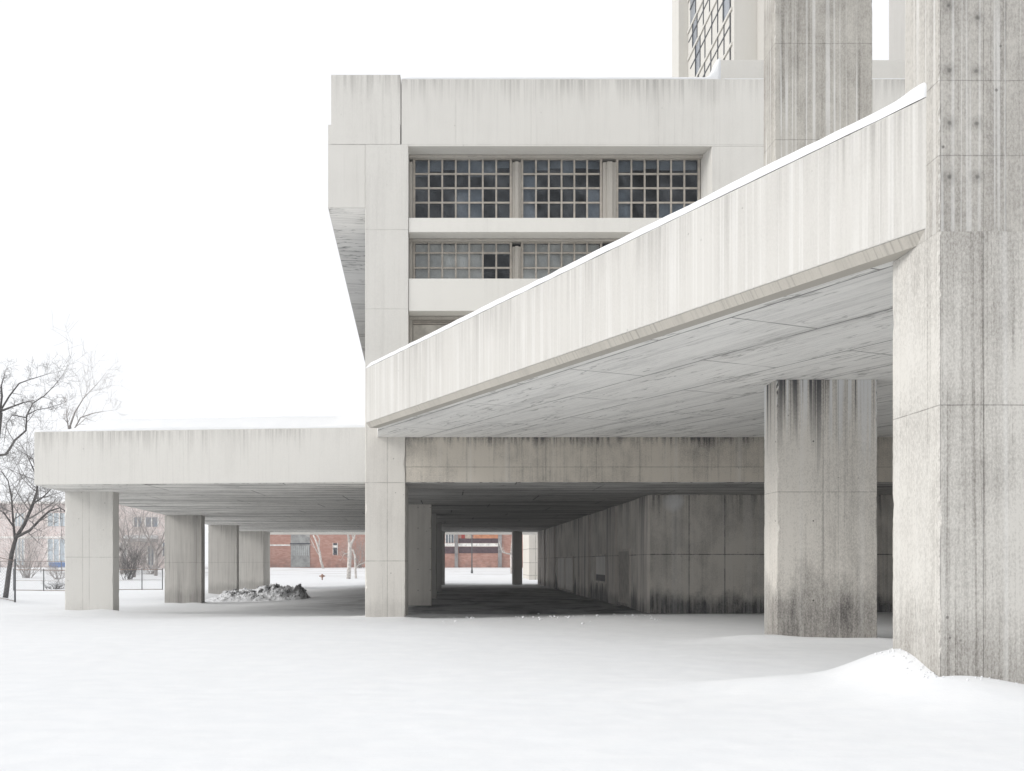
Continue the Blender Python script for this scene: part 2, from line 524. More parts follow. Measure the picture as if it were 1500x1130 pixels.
bl = (cx0 - 0.077 * (SLAB_BACK - YL), SLAB_BACK)
pts = [(cx0, YL), (-2.46, Y0 - 0.02), (-2.46, SLAB_BACK), bl]
prism(bm, pts, Z_LOW + 0.012, Z_CAN, 0.02)
bm_obj("fascia", bm, M_CAN, can)
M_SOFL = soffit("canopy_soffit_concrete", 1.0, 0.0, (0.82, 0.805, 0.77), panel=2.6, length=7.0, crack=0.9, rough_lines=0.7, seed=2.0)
bm = bmesh.new()
prism(bm, [(cx0 + 0.04, YL + 0.03), (-2.40, Y0 + 0.03), (-2.40, SLAB_BACK - 0.05), (bl[0] + 0.04, SLAB_BACK - 0.05)], Z_LOW, Z_LOW + 0.010)
bm_obj("soffit", bm, M_SOFL, can)
bm = bmesh.new()
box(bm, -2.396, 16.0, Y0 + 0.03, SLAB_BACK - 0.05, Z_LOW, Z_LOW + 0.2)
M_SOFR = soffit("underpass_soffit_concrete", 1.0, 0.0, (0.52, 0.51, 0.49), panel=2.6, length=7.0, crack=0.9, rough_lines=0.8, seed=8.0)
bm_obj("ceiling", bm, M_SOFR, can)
box_obj("beam", wx(594, Y0), 16.0, Y0, Y0 + 0.6, Z_LOW + 0.02, wz(636, Y0), M_BEAM, can, 0.012)
box_obj("back_beam", -18.0, 8.2, 86.0, 86.7, 3.885, 5.5, concrete("back_beam_concrete", LIGHT, seed=2.1), can)

# snow on the canopy
bm = bmesh.new()
NX, NY = 60, 16
grid = []
for j in range(NY + 1):
    t = j / NY
    row = []
    for i in range(NX + 1):
        s = i / NX
        fx, fy = lerp(cx0 + 0.03, -2.47, s), lerp(YL + 0.03, Y0 + 0.03, s)
        d = 12.0 * t ** 2.2                       # metres behind the front edge
        x, y = fx - 0.077 * d * (1 - s), fy + d
        edge_l = (x - (cx0 - 0.077 * (y - YL))) if s < 0.999 else 9
        hh = 0.05 + 0.50 * sstep(0.0, 1.5, d + 0.02) * sstep(-0.1, 2.0, edge_l) + 0.05 * mnoise.noise(Vector((x * 0.5, y * 0.5, 3)))
        hh += 0.35 * sstep(-3.4, -2.4, x) * sstep(0.1, 1.2, d)       # drift against the building
        row.append(bm.verts.new((x, y, Z_CAN + max(0.03, hh))))
    grid.append(row)
for j in range(NY):
    for i in range(NX):
        bm.faces.new((grid[j][i], grid[j][i + 1], grid[j + 1][i + 1], grid[j + 1][i]))
low = [bm.verts.new((v.co.x, v.co.y, Z_CAN + 0.002)) for v in grid[0]]
for i in range(NX): bm.faces.new((low[i], low[i + 1], grid[0][i + 1], grid[0][i]))
lowl = [low[0]] + [bm.verts.new((r[0].co.x, r[0].co.y, Z_CAN + 0.002)) for r in grid[1:]]
for j in range(NY): bm.faces.new((lowl[j + 1], lowl[j], grid[j][0], grid[j + 1][0]))
o = bm_obj("canopy_snow", bm, SNOW, None, True)
tag(o, "smooth thick snow lying on top of the low left canopy", "snow", kind='stuff')

# ------------------------------------------------------------------ pillars under the canopy
def pillar(label, x0, x1, y0, y1, z0, z1, mat, name="support_pillar", group="concrete pillars under the low canopy"):
    bm = bmesh.new()
    rough_box(bm, x0, x1, y0, y1, z0, z1, 0.05, 0.07, x0 * 3.1 + y0)
    o = bm_obj(name, bm, mat)
    return tag(o, label, "pillar", group)
ZB = -1.0
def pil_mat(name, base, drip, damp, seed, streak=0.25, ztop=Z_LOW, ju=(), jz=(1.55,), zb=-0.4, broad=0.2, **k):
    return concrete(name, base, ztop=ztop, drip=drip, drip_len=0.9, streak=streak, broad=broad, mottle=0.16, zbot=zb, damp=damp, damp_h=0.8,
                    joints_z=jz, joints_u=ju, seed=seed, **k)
p1x0, p1x1 = wx(95, 34.4), wx(165.5, 34.4)
pillar("clean pale pillar nearest the left end of the canopy", p1x0, p1x1, 34.4, 35.05, ZB, Z_LOW,
       pil_mat("pale_pillar_concrete", LIGHT, 0.30, 0.12, 4.0, 0.08, ju=(p1x0 + 0.6, p1x0 + 0.82), jz=(1.75,), broad=0.04, jdark=0.32))
M_DIRTY = pil_mat("dirty_pillar_concrete", (0.52, 0.50, 0.465), 0.65, 0.45, 21.0, 0.55, broad=0.4)
pillar("dark streaked pillar, second from the left, standing clear in the snow", wx(241, 52), wx(295, 52), 52, 52.75, ZB, Z_LOW, M_DIRTY)
pillar("narrow streaked pillar left of the snow heap, behind the dark second pillar", wx(305, 66), wx(347, 66), 66, 66.7, ZB, Z_LOW,
       pil_mat("streaked_pillar_concrete", (0.54, 0.52, 0.485), 0.5, 0.4, 31.0, 0.4))
pillar("deep pillar at the far corner directly behind the snow heap", wx(350, 79), wx(386, 79), 79, 81.9, ZB, Z_LOW,
       pil_mat("corner_pillar_concrete", (0.54, 0.52, 0.485), 0.3, 0.4, 41.0, 0.3))
m1x0, m1x1 = wx(535, Y0), wx(593.5, Y0)
M_M1 = pil_mat("main_pillar_concrete", (0.66, 0.635, 0.59), 0.12, 0.22, 51.0, 0.24, ztop=5.6, ju=(m1x0 + 0.66,), jz=(Z_LOW, 1.62), zb=-0.1, broad=0.16)
pillar("broad pale pillar at the corner of the main building, nearest in the middle", m1x0, m1x1, Y0 - 0.03, Y0 + 2.4, ZB, wz(600, Y0), M_M1)
M_M2 = pil_mat("plain_pillar_concrete", (0.68, 0.65, 0.60), 0.1, 0.3, 61.0, 0.15, holes=(0.5, 0.85, 0.02), jz=())
pillar("plain pillar right behind the broad corner pillar", -2.45, wx(632, 42), 42, 43.0, ZB, Z_LOW, M_M2)
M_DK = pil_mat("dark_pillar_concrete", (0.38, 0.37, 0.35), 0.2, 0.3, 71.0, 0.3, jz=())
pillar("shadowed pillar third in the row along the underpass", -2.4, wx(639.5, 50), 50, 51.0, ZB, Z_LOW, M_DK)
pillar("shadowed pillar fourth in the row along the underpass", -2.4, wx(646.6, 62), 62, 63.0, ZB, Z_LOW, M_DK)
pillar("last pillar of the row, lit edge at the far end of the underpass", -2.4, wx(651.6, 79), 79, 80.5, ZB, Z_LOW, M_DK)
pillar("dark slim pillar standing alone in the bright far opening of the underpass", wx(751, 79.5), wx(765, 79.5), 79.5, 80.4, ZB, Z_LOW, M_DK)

# ------------------------------------------------------------------ underpass wall
uw = tag(empty("underpass_wall", (7.06, 35.8, -0.3)), "stained concrete wall with a sharp corner along the right of the underpass", "wall")
UX, UY = 7.06, 35.8
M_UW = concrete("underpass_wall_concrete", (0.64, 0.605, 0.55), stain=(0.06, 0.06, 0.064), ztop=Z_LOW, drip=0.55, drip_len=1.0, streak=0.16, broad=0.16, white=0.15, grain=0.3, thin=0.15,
                mottle=0.62, zbot=-0.3, damp=1.0, damp_h=1.15, joints_z=(1.85,), joints_u=(UX + 1.35, UX + 2.6, UX + 4.0), seed=81.0, joint_w=0.028, jdark=0.75, painted_glow=(7.85, 3.72, 0.42, 0.42))
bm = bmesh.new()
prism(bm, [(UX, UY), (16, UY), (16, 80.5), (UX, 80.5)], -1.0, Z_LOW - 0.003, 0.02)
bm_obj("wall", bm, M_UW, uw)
M_UWS = concrete("board_marked_concrete", (0.70, 0.66, 0.605), stain=(0.07, 0.07, 0.074), ztop=Z_LOW, drip=0.55, drip_len=1.4, streak=0.55, broad=0.4,
                 mottle=0.2, zbot=-0.3, damp=0.55, damp_h=0.8, joints_z=(1.85,), seed=91.0, joint_w=0.02)
rnd = random.Random(5)
yy = UY + 0.1
k = 0
while yy < 79.5:                            # the long side is cast in proud and sunk vertical panels
    w = rnd.uniform(1.3, 2.6)
    if not (38.6 < yy + w * 0.5 < 43.4 or 44.5 < yy + w * 0.5 < 50 or 56 < yy + w * 0.5 < 67):
        box_obj("wall_panel", UX - rnd.uniform(0.02, 0.12), UX + 0.2, yy, min(yy + w - 0.05, 80.3), -0.9, Z_LOW - 0.02, M_UWS, uw, 0.01)
    yy += w
M_PALE = concrete("pale_panel_concrete", (0.80, 0.78, 0.74), seed=5.5, streak=0.3, broad=0.25, zbot=-0.2, damp=0.3, damp_h=0.5)
M_GLASSD = plain("dark_opening_glass", (0.02, 0.025, 0.032), 0.5, 0.15, 0.3)
def framed(parent, name, y0, y1, z0, z1, mat, fw=0.09, proud=0.07, fmat=None):
    fr = box_obj(name, UX - proud * 0.45, UX + 0.06, y0 + fw, y1 - fw, z0 + fw, z1 - fw, mat, parent, 0.0)
    bm = bmesh.new()
    box(bm, UX - proud, UX + 0.05, y0, y0 + fw, z0, z1); box(bm, UX - proud, UX + 0.05, y1 - fw, y1, z0, z1)
    box(bm, UX - proud, UX + 0.05, y0 + fw, y1 - fw, z1 - fw, z1); box(bm, UX - proud, UX + 0.05, y0 + fw, y1 - fw, z0, z0 + fw)
    bm_obj("frame", bm, fmat or M_UWS, fr)
    return fr
framed(uw, "door", 57.6, 61.6, -0.15, 1.9, M_PALE)
framed(uw, "door", 61.75, 65.9, -0.15, 1.9, M_PALE)
wfr = framed(uw, "window", 45.6, 48.8, 0.62, 1.95, M_GLASSD)
box_obj("blind", UX - 0.045, UX - 0.034, 45.72, 48.68, 1.0, 1.84, M_PALE, wfr, 0.0)  # pale sheet standing in for the bright reflection on the upper glass
framed(uw, "door", 39.6, 42.4, -0.15, 2.1, plain("grey_door", (0.36, 0.34, 0.31), 0.7))
framed(uw, "hatch", 51.0, 53.5, 0.9, 1.9, plain("grey_hatch", (0.22, 0.215, 0.2), 0.6))
# unseen wall added to shade the space on the right, behind the big pier
o = box_obj("added_shade_wall", 15.9, 16.4, 13.0, 35.7, -1.0, 5.29, M_UW)
tag(o, "unseen concrete wall added to shade the space below the raised deck on the right", "wall")

o = box_obj("far_wall", wx(775, 96), wx(793, 96), 96, 104, -1.0, 9.0,
            concrete("far_wall_concrete", (0.62, 0.59, 0.54), seed=6.5, joints_z=(0.3, 1.5, 2.8), joint_w=0.05, joints_u=(8.15,)))
tag(o, "pale cast wall seen through the far right end of the underpass", "wall")

# ------------------------------------------------------------------ main building
mb = tag(empty("main_building", (2.0, Y0, 4.0)), "pale concrete main building with two rows of gridded windows above the raised walkway", "building")
zt = wz(116, Y0)
X = lambda p: wx(p, Y0)
Z = lambda p: wz(p, Y0)
XR = 17.0
M_FAC = concrete("facade_concrete", LIGHT, ztop=zt, drip=0.42, drip_len=0.9, streak=0.10, broad=0.07, mottle=0.09, seed=101.0, freq=1.0,
                 joints_z=(Z(212),), joints_u=(X(668), X(778), X(965), X(1046)), jdark=0.16, pits=0.35)
M_COLM = concrete("corner_column_concrete", LIGHT, streak=0.10, broad=0.08, mottle=0.08, seed=111.0, joints_z=(Z(212), Z(337), Z(453)), jdark=0.25, pits=0.3)
M_BLK = concrete("corner_block_concrete", LIGHT, ztop=Z(110), drip=0.42, drip_len=0.8, streak=0.10, broad=0.06, mottle=0.08, seed=121.0, joints_z=(Z(212),), jdark=0.3, pits=0.3)
M_SPAN = concrete("spandrel_concrete", (0.70, 0.685, 0.645), streak=0.05, broad=0.05, mottle=0.06, seed=131.0, pits=0.25)
M_REV = concrete("reveal_concrete", (0.44, 0.415, 0.375), streak=0.2, broad=0.2, mottle=0.18, seed=141.0)
# overhanging upper corner at the left: its left side flares back
SK = -0.035
bx0 = X(480.5)
bm = bmesh.new()
DB = 28.0
prism(bm, [(bx0, Y0), (X(534.6), Y0), (X(534.6), Y0 + DB), (bx0 + SK * DB, Y0 + DB)], Z(305) + 0.012, Z(183), 0.0)
prism(bm, [(X(485), Y0 + 0.004), (X(587), Y0 + 0.004), (X(587), Y0 + DB), (X(485) + SK * DB, Y0 + DB)], Z(183) + 0.003, Z(113), 0.0)
bm_obj("overhang", bm, M_BLK, mb)
M_SOFU = soffit("overhang_soffit_concrete", 1.0, 0.12, (0.82, 0.81, 0.785), panel=3.0, length=5.0, crack=1.0, rough_lines=0.16, seed=12.0)
bm = bmesh.new()
prism(bm, [(bx0 + 0.02, Y0 + 0.02), (X(534.6), Y0 + 0.02), (X(534.6), Y0 + DB), (bx0 + 0.02 + SK * DB, Y0 + DB)], Z(305), Z(305) + 0.010)
bm_obj("overhang_soffit", bm, M_SOFU, mb)
box_obj("corner_block", X(485) - 0.0, X(586.5), Y0 - 0.008, Y0 - 0.0005, Z(212) + 0.003, Z(110), M_BLK, mb, 0.004)
box_obj("corner_column", X(535), X(598), Y0 - 0.012, Y0 + 2.2, wz(600, Y0) + 0.003, Z(212), M_COLM, mb, 0.012)
box_obj("fascia", X(588), XR, Y0 + 0.0, Y0 + 0.75, Z(214.5), zt, M_FAC, mb, 0.015)
# right part of the wall with a splayed jamb
bm = bmesh.new()
prism(bm, [(X(1043), Y0 + 0.003), (XR, Y0 + 0.003), (XR, Y0 + 0.8), (wx(1026, Y0 + 0.8), Y0 + 0.8)], Z(640), Z(214.5) - 0.003)
bm_obj("wall", bm, M_FAC, mb)
XS1 = X(1046)
box_obj("spandrel", X(598.5), XS1 - 0.35, Y0 + 0.02, Y0 + 0.74, Z(340), Z(319), M_SPAN, mb, 0.012)
box_obj("spandrel", X(598.5), XS1 - 0.35, Y0 + 0.02, Y0 + 0.74, Z(455.5), Z(408), M_SPAN, mb, 0.012)
box_obj("lower_wall", X(598.5), XS1, Y0 + 0.3, Y0 + 1.6, Z(640), Z(560), M_FAC, mb, 0.012)
# lintel soffits inside the recess
for (a, b) in ((214.5, 0), (340, 1), (455.5, 2)):
    box_obj("lintel", X(598.5), XS1, Y0 + 0.62, Y0 + 0.95, wz([231, 353.5, 468][b], Y0 + 0.62), Z(a) - 0.01 - 0.002 * b, M_REV, mb, 0.006)
# body behind
bm = bmesh.new()
box(bm, X(536), XR, Y0 + 4.0, Y0 + 26, 5.7, zt - 0.9)
M_IN = plain("dark_interior", (0.02, 0.024, 0.03), 0.9, 0.1)
bm_obj("interior_wall", bm, M_IN, mb)
box_obj("floor_slab", X(536) + 1.2, XR, Y0 + 0.97, Y0 + 4.0, Z(340) - 0.1, Z(336), M_IN, mb, 0)
box_obj("floor_slab", X(536) + 1.2, XR, Y0 + 0.97, Y0 + 4.0, Z(455) - 0.1, Z(452), M_IN, mb, 0)
bm = bmesh.new()
box(bm, X(588), XR, Y0 + 0.75, Y0 + 26, zt - 0.9, zt - 0.35)
bm_obj("roof", bm, M_FAC, mb)

# windows
def glass_mat():
    m = Mat("window_glass", 0.08, 0.5)
    nt = m.nt
    tr = nt.nodes.new("ShaderNodeBsdfTransparent"); tr.inputs[0].default_value = (0.66, 0.70, 0.74, 1)
    gl = nt.nodes.new("ShaderNodeBsdfGlossy"); gl.inputs['Roughness'].default_value = 0.06
    gl.inputs[0].default_value = (0.8, 0.87, 0.95, 1)
    n = m.noise(None, 1.4, 2.0)
    b = nt.nodes.new("ShaderNodeBump"); b.inputs['Distance'].default_value = 0.03; b.inputs['Strength'].default_value = 0.4
    nt.links.new(n.s, b.inputs['Height']); nt.links.new(b.outputs[0], gl.inputs['Normal'])
    fr = nt.nodes.new("ShaderNodeFresnel"); fr.inputs[0].default_value = 1.30
    mx = nt.nodes.new("ShaderNodeMixShader")
    nt.links.new(fr.outputs[0], mx.inputs[0]); nt.links.new(tr.outputs[0], mx.inputs[1]); nt.links.new(gl.outputs[0], mx.inputs[2])
    # frost specks over soft pale reflections painted onto the panes
    painted_reflections = m.noise(m.vec(m.x, 0.0, m.z), 1.6, 4.0, 0.6).smooth(0.42, 0.75) * 0.10 + m.noise(m.vec(m.x + m.z * 0.7, 0.0, m.z * 0.5), 0.9, 3.0).smooth(0.45, 0.7) * 0.09
    sp = (m.noise(None, 34.0, 3.0, 0.7).smooth(0.64, 0.74) * 0.30 + painted_reflections).clamp()
    df = nt.nodes.new("ShaderNodeBsdfDiffuse"); df.inputs[0].default_value = (0.55, 0.6, 0.66, 1)
    m2 = nt.nodes.new("ShaderNodeMixShader")
    nt.links.new(sp.s, m2.inputs[0]); nt.links.new(mx.outputs[0], m2.inputs[1]); nt.links.new(df.outputs[0], m2.inputs[2])
    nt.links.new(m2.outputs[0], nt.nodes['Material Output'].inputs['Surface'])
    return m.mat
M_GLASS = glass_mat()
M_FRAME = plain("beige_window_frame", (0.40, 0.365, 0.32), 0.6, 0.3, 0.22, 4.0)
M_BLIND = plain("grey_blind", (0.80, 0.745, 0.66), 0.8, 0.2, 0.2, 2.0)
M_BLIND2 = plain("blue_grey_blind", (0.22, 0.24, 0.26), 0.8, 0.2, 0.25, 2.0)
YG = Y0 + 0.80
wrnd = random.Random(11)
def window(label, pa, pb, z0, z1, ncol, zbars, blinds):
    x0, x1 = wx(pa, YG), wx(pb, YG)
    fw = 0.07
    bm = bmesh.new()
    box(bm, x0, x0 + fw, YG - 0.05, YG + 0.07, z0, z1); box(bm, x1 - fw, x1, YG - 0.05, YG + 0.07, z0, z1)
    box(bm, x0 + fw, x1 - fw, YG - 0.05, YG + 0.07, z1 - fw, z1); box(bm, x0 + fw, x1 - fw, YG - 0.05, YG + 0.07, z0, z0 + fw)
    fr = bm_obj("window", bm, M_FRAME, mb)
    cw = (x1 - x0 - 2 * fw) / ncol
    bm = bmesh.new()
    bw = 0.026
    for i in range(1, ncol):
        c = x0 + fw + cw * i
        box(bm, c - bw, c + bw, YG - 0.03, YG + 0.03, z0 + fw, z1 - fw)
    for zb in zbars:
        for i in range(ncol):
            a = x0 + fw + cw * i + (bw if i else 0); b = x0 + fw + cw * (i + 1) - (bw if i < ncol - 1 else 0)
            box(bm, a, b, YG - 0.028, YG + 0.028, zb - bw, zb + bw)
    bm_obj("glazing_bars", bm, M_FRAME, fr)
    bm = bmesh.new()
    rows = [z0 + fw] + list(zbars) + [z1 - fw]
    for i in range(ncol):                    # each pane sits a little crooked, as old putty glass does
        for r in range(len(rows) - 1):
            a, b = x0 + fw + cw * i, x0 + fw + cw * (i + 1)
            t1, t2 = wrnd.uniform(-0.004, 0.004), wrnd.uniform(-0.004, 0.004)
            vs = [bm.verts.new(p) for p in ((a, YG + t1, rows[r]), (b, YG - t1, rows[r]), (b, YG - t1 + t2, rows[r + 1]), (a, YG + t1 + t2, rows[r + 1]))]
            bm.faces.new(vs)
    bm_obj("glass", bm, M_GLASS, fr)
    for (c0, c1, r0, r1, mt) in blinds:
        a, b = x0 + fw + cw * c0 + 0.01, x0 + fw + cw * c1 - 0.01
        if r1 - r0 == 1 and r0 == 3 and c1 - c0 > 3:      # roller blind pulled to different heights
            for c in range(c0, c1):
                aa, ab = x0 + fw + cw * c, x0 + fw + cw * (c + 1) - 0.015
                box_obj("blind", aa, ab, YG + 0.10, YG + 0.115, lerp(rows[3], rows[4], wrnd.uniform(-0.15, 0.55)), rows[4], mt, fr, 0)
            continue
        box_obj("blind", a, b, YG + 0.10 + 0.01 * r0, YG + 0.115 + 0.01 * r0, rows[r0], rows[r1], mt, fr, 0)
    return fr
zr1 = [wz(p, YG) for p in (297.5, 276.3, 255.5)]
z0a, z1a = Z(324), wz(231.5, YG)
bays = ((605, 750, 7), (763, 882, 6), (902, 1025, 6))
window("", 605, 750, z0a, z1a, 7, zr1, [(3, 5, 0, 2, M_BLIND2), (0, 7, 3, 4, M_BLIND2)])
window("", 763, 882, z0a, z1a, 6, zr1, [(0, 1, 0, 3, M_BLIND2), (0, 6, 3, 4, M_BLIND2), (5, 6, 0, 2, M_BLIND2)])
window("", 902, 1025, z0a, z1a, 6, zr1, [(0, 1, 0, 2, M_BLIND2), (3, 6, 0, 1, M_BLIND2), (0, 6, 3, 4, M_BLIND2)])
zr2 = [wz(p, YG) for p in (414, 393, 371)]
z0b, z1b = Z(424), wz(354, YG)
window("", 605, 750, z0b, z1b, 7, zr2, [(0, 5, 0, 4, M_BLIND), (5, 7, 3, 4, M_BLIND)])
window("", 763, 882, z0b, z1b, 6, zr2, [(0, 6, 0, 4, M_BLIND)])
window("", 902, 1025, z0b, z1b, 6, zr2, [(0, 6, 0, 4, M_BLIND)])
# third row: only the head of a shuttered window shows
sh = box_obj("shutter", wx(605, YG), wx(1025, YG), YG, YG + 0.05, Z(560), wz(476, YG), plain("beige_shutter", (0.46, 0.435, 0.39), 0.7), mb, 0.006)
bm = bmesh.new()
for i in range(4):
    zz = wz(476, YG) + 0.012 + i * 0.05
    box(bm, wx(605, YG), wx(1025, YG), YG - 0.05 + i * 0.012, YG + 0.05, zz, zz + 0.036)
bm_obj("louvre", bm, M_FRAME, sh)
# concrete mullions between the bays, jamb liner at the left
for (a, b) in ((750.5, 762.5), (882.5, 901.5)):
    bm = bmesh.new()
    for (zz0, zz1) in ((Z(319) + 0.002, Z(214.5) - 0.2), (Z(408) + 0.002, Z(340) - 0.22)):
        w0, w1 = wx(a, YG), wx(b, YG)
        box(bm, w0, w1, YG - 0.10, YG + 0.12, zz0, zz1, 0.008)
        box(bm, w0 + (w1 - w0) * 0.3, w1 - (w1 - w0) * 0.3, YG - 0.16, YG - 0.10, zz0, zz1)
    bm_obj("mullion", bm, M_REV, mb)
box_obj("jamb", X(598.5), wx(604.5, YG), YG - 0.14, YG + 0.1, Z(560), Z(214.5) - 0.2, M_REV, mb, 0.005)

# block on the roof with snow drifted against its left end
rb = box_obj("roof_block", wx(1052, 32.2), 16.6, 32.2, 36, zt - 0.3, wz(88, 32.2), concrete("roof_block_concrete", (0.60, 0.585, 0.55), streak=0.05, seed=151.0, pits=0.3), mb, 0.015)

def snow_strip(name, label, p0, p1, z, width, h, wob=0.02, n=60, hfun=None, inward=None):
    """pillow of snow lying along a wall top from p0 to p1 (plan), ending in soft edges"""
    p0, p1 = Vector((*p0, 0)), Vector((*p1, 0))
    d = (p1 - p0).normalized()
    nrm = inward or Vector((-d.y, d.x, 0))
    bm = bmesh.new()
    prof = [(0.0, 0.0), (-0.012, 0.35), (0.0, 0.72), (0.07, 0.95), (0.25, 1.04), (0.6, 1.06), (0.93, 0.95), (1.0, 0.5), (1.0, 0.0)]
    rows = []
    for i in range(n + 1):
        t = i / n
        q = p0.lerp(p1, t)
        dist = t * (p1 - p0).length
        hh = h * (1 + wob * 6 * mnoise.noise(Vector((dist * 0.7, 3.3, z))) + wob * 3 * mnoise.noise(Vector((dist * 3.1, 1.3, z))))
        if hfun: hh = hfun(t, dist, hh)
        ends = min(1.0, sstep(0, 0.02, t + 0.004))
        hh *= max(0.25, ends)
        o = 0.012 * mnoise.noise(Vector((dist * 2.3, 8.3, z)))
        rows.append([bm.verts.new(q + nrm * (a * width + o * (a < 0.1)) + Vector((0, 0, z + 0.002 + b * hh))) for a, b in prof])
    for i in range(n):
        for k in range(len(prof) - 1):
            bm.faces.new((rows[i][k], rows[i + 1][k], rows[i + 1][k + 1], rows[i][k + 1]))
    bm.faces.new(rows[0]); bm.faces.new(rows[-1][::-1])
    o = bm_obj(name, bm, SNOW, None, True)
    return tag(o, label, "snow", kind='stuff')
xe = wx(1052, 32.2)
x_a = X(588.5)
def roof_h(t, dist, h):
    x = x_a + dist
    return h + 0.62 * sstep(X(1030), X(1056), x) ** 2
snow_strip("roof_snow", "thin white snow line along the roof edge of the main building", (x_a, Y0 + 0.02), (X(1056), Y0 + 0.02), zt, 0.7, 0.085, 0.02, 90, roof_h)
snow_strip("roof_ledge_snow", "short snow line on the roof ledge right of the tall streaked column", (X(1057), Y0 + 0.02), (16.6, Y0 + 0.02), zt, 0.7, 0.035, 0.05, 60)

# ------------------------------------------------------------------ raised walkway
ww = tag(empty("raised_walkway", (1.0, 20.0, 5.3)), "raised concrete walkway with solid pale parapet running from the big pier to the main building", "walkway")
AX, AY = wx(535.5, 28.3), 28.3
YP = 11.74
BX, BY = wx(1360, YP), YP
ZS, ZF, ZT = 5.30, 5.43, 6.94
dv = Vector((BX - AX, BY - AY, 0)); LP = dv.length; dv.normalize()
nv_ = Vector((-dv.y, dv.x, 0))              # inward, away from the camera
if nv_.y < 0: nv_ = -nv_
def along(s, off): return (AX + dv.x * s + nv_.x * off, AY + dv.y * s + nv_.y * off)
ujA = None
M_PAR = concrete("parapet_concrete", (0.525, 0.512, 0.485), ztop=ZT, drip=0.30, drip_len=1.2, streak=0.16, broad=0.05, white=0.12, thin=0.25, mottle=0.10, seed=161.0, freq=1.25, pits=0.3)
bm = bmesh.new()
a0, a1 = along(0, 0), along(LP + 0.05, 0)
b0, b1 = along(0, 0.35), along(LP + 0.05, 0.35)
prism(bm, [a0, a1, b1, b0], ZF, ZT, 0.018)
bm_obj("parapet", bm, M_PAR, ww)
M_LIP = concrete("edge_strip_concrete", (0.46, 0.435, 0.39), streak=0.4, broad=0.15, mottle=0.15, seed=171.0, freq=2.6)
bm = bmesh.new()                            # chamfered drip edge below the parapet
c0, c1 = along(0.02, 0.015), along(LP + 0.05, 0.015)
e0, e1 = along(0.06, 0.10), along(LP + 0.05, 0.10)
g0, g1 = along(0.06, 0.34), along(LP + 0.05, 0.34)
V = lambda p, z: bm.verts.new((p[0], p[1], z))
q = [V(c0, ZF - 0.002), V(c1, ZF - 0.002), V(e1, ZS), V(e0, ZS), V(g0, ZS), V(g1, ZS), V(g1, ZF - 0.002), V(g0, ZF - 0.002)]
for f in ((0, 1, 2, 3), (3, 2, 5, 4), (4, 5, 6, 7), (7, 6, 1, 0), (0, 3, 4, 7), (1, 6, 5, 2)):
    bm.faces.new([q[i] for i in f])
bm_obj("drip_edge", bm, M_LIP, ww)
M_SOFW = soffit("walkway_soffit_concrete", dv.x, dv.y, (0.86, 0.85, 0.82), panel=1.75, length=4.6, crack=0.6, rough_lines=0.21, seed=22.0)
bm = bmesh.new()
i0, i1 = along(0.06, 0.345), along(LP + 0.05, 0.345)
prism(bm, [i0, i1, (15.9, i1[1]), (15.9, Y0 - 0.005), (-2.12, Y0 - 0.005)], ZS + 0.006, ZS + 0.30)
bm_obj("deck", bm, M_SOFW, ww)
def par_h(t, dist, h):
    h = h * lerp(0.85, 1.1, t)
    return h + 0.06 * sstep(LP - 0.5, LP - 0.12, dist)
snow_strip("parapet_snow", "white snow line on top of the sloping looking walkway parapet", along(0.0, 0.0), along(LP - 0.02, 0.0), ZT, 0.35, 0.125, 0.02, 160, par_h, nv_)

# ------------------------------------------------------------------ the tall column through the deck and the big pier
tc = tag(empty("tall_column", (7.7, 20.84, 0.0)), "tall stained column standing free under the deck and rising through it", "column")
YC = 20.84
M_TC = concrete("lower_column_concrete", (0.64, 0.61, 0.56), stain=(0.10, 0.092, 0.088), ztop=ZS, drip=0.55, drip_len=1.0, runs=0.95, runs_len=1.5, streak=0.26, broad=0.10, white=0.20, mottle=0.30, grain=0.35,
                zbot=0.1, damp=0.75, damp_h=1.55, joints_z=(3.02,), joints_u=(wx(1228, YC), wx(1206, YC)), seed=181.0, freq=0.9, jdark=0.35, holes=(1.35, 1.62, 0.018))
rough_obj("shaft", wx(1138, YC), wx(1285, YC), YC, YC + 0.84, -1.0, ZS + 0.004, M_TC, tc, 0.05)
M_TU = concrete("upper_column_concrete", (0.49, 0.47, 0.43), stain=(0.15, 0.137, 0.125), streak=0.34, broad=0.30, white=0.0, thin=0.6, mottle=0.7, joints_z=(wz(205, YC), wz(64, YC)), seed=191.0, freq=1.4, jdark=0.3, grain=0.35)
rough_obj("upper_shaft", wx(1135, YC), wx(1278, YC), YC, YC + 0.74, ZS + 0.31, 19.0, M_TU, tc, 0.04)

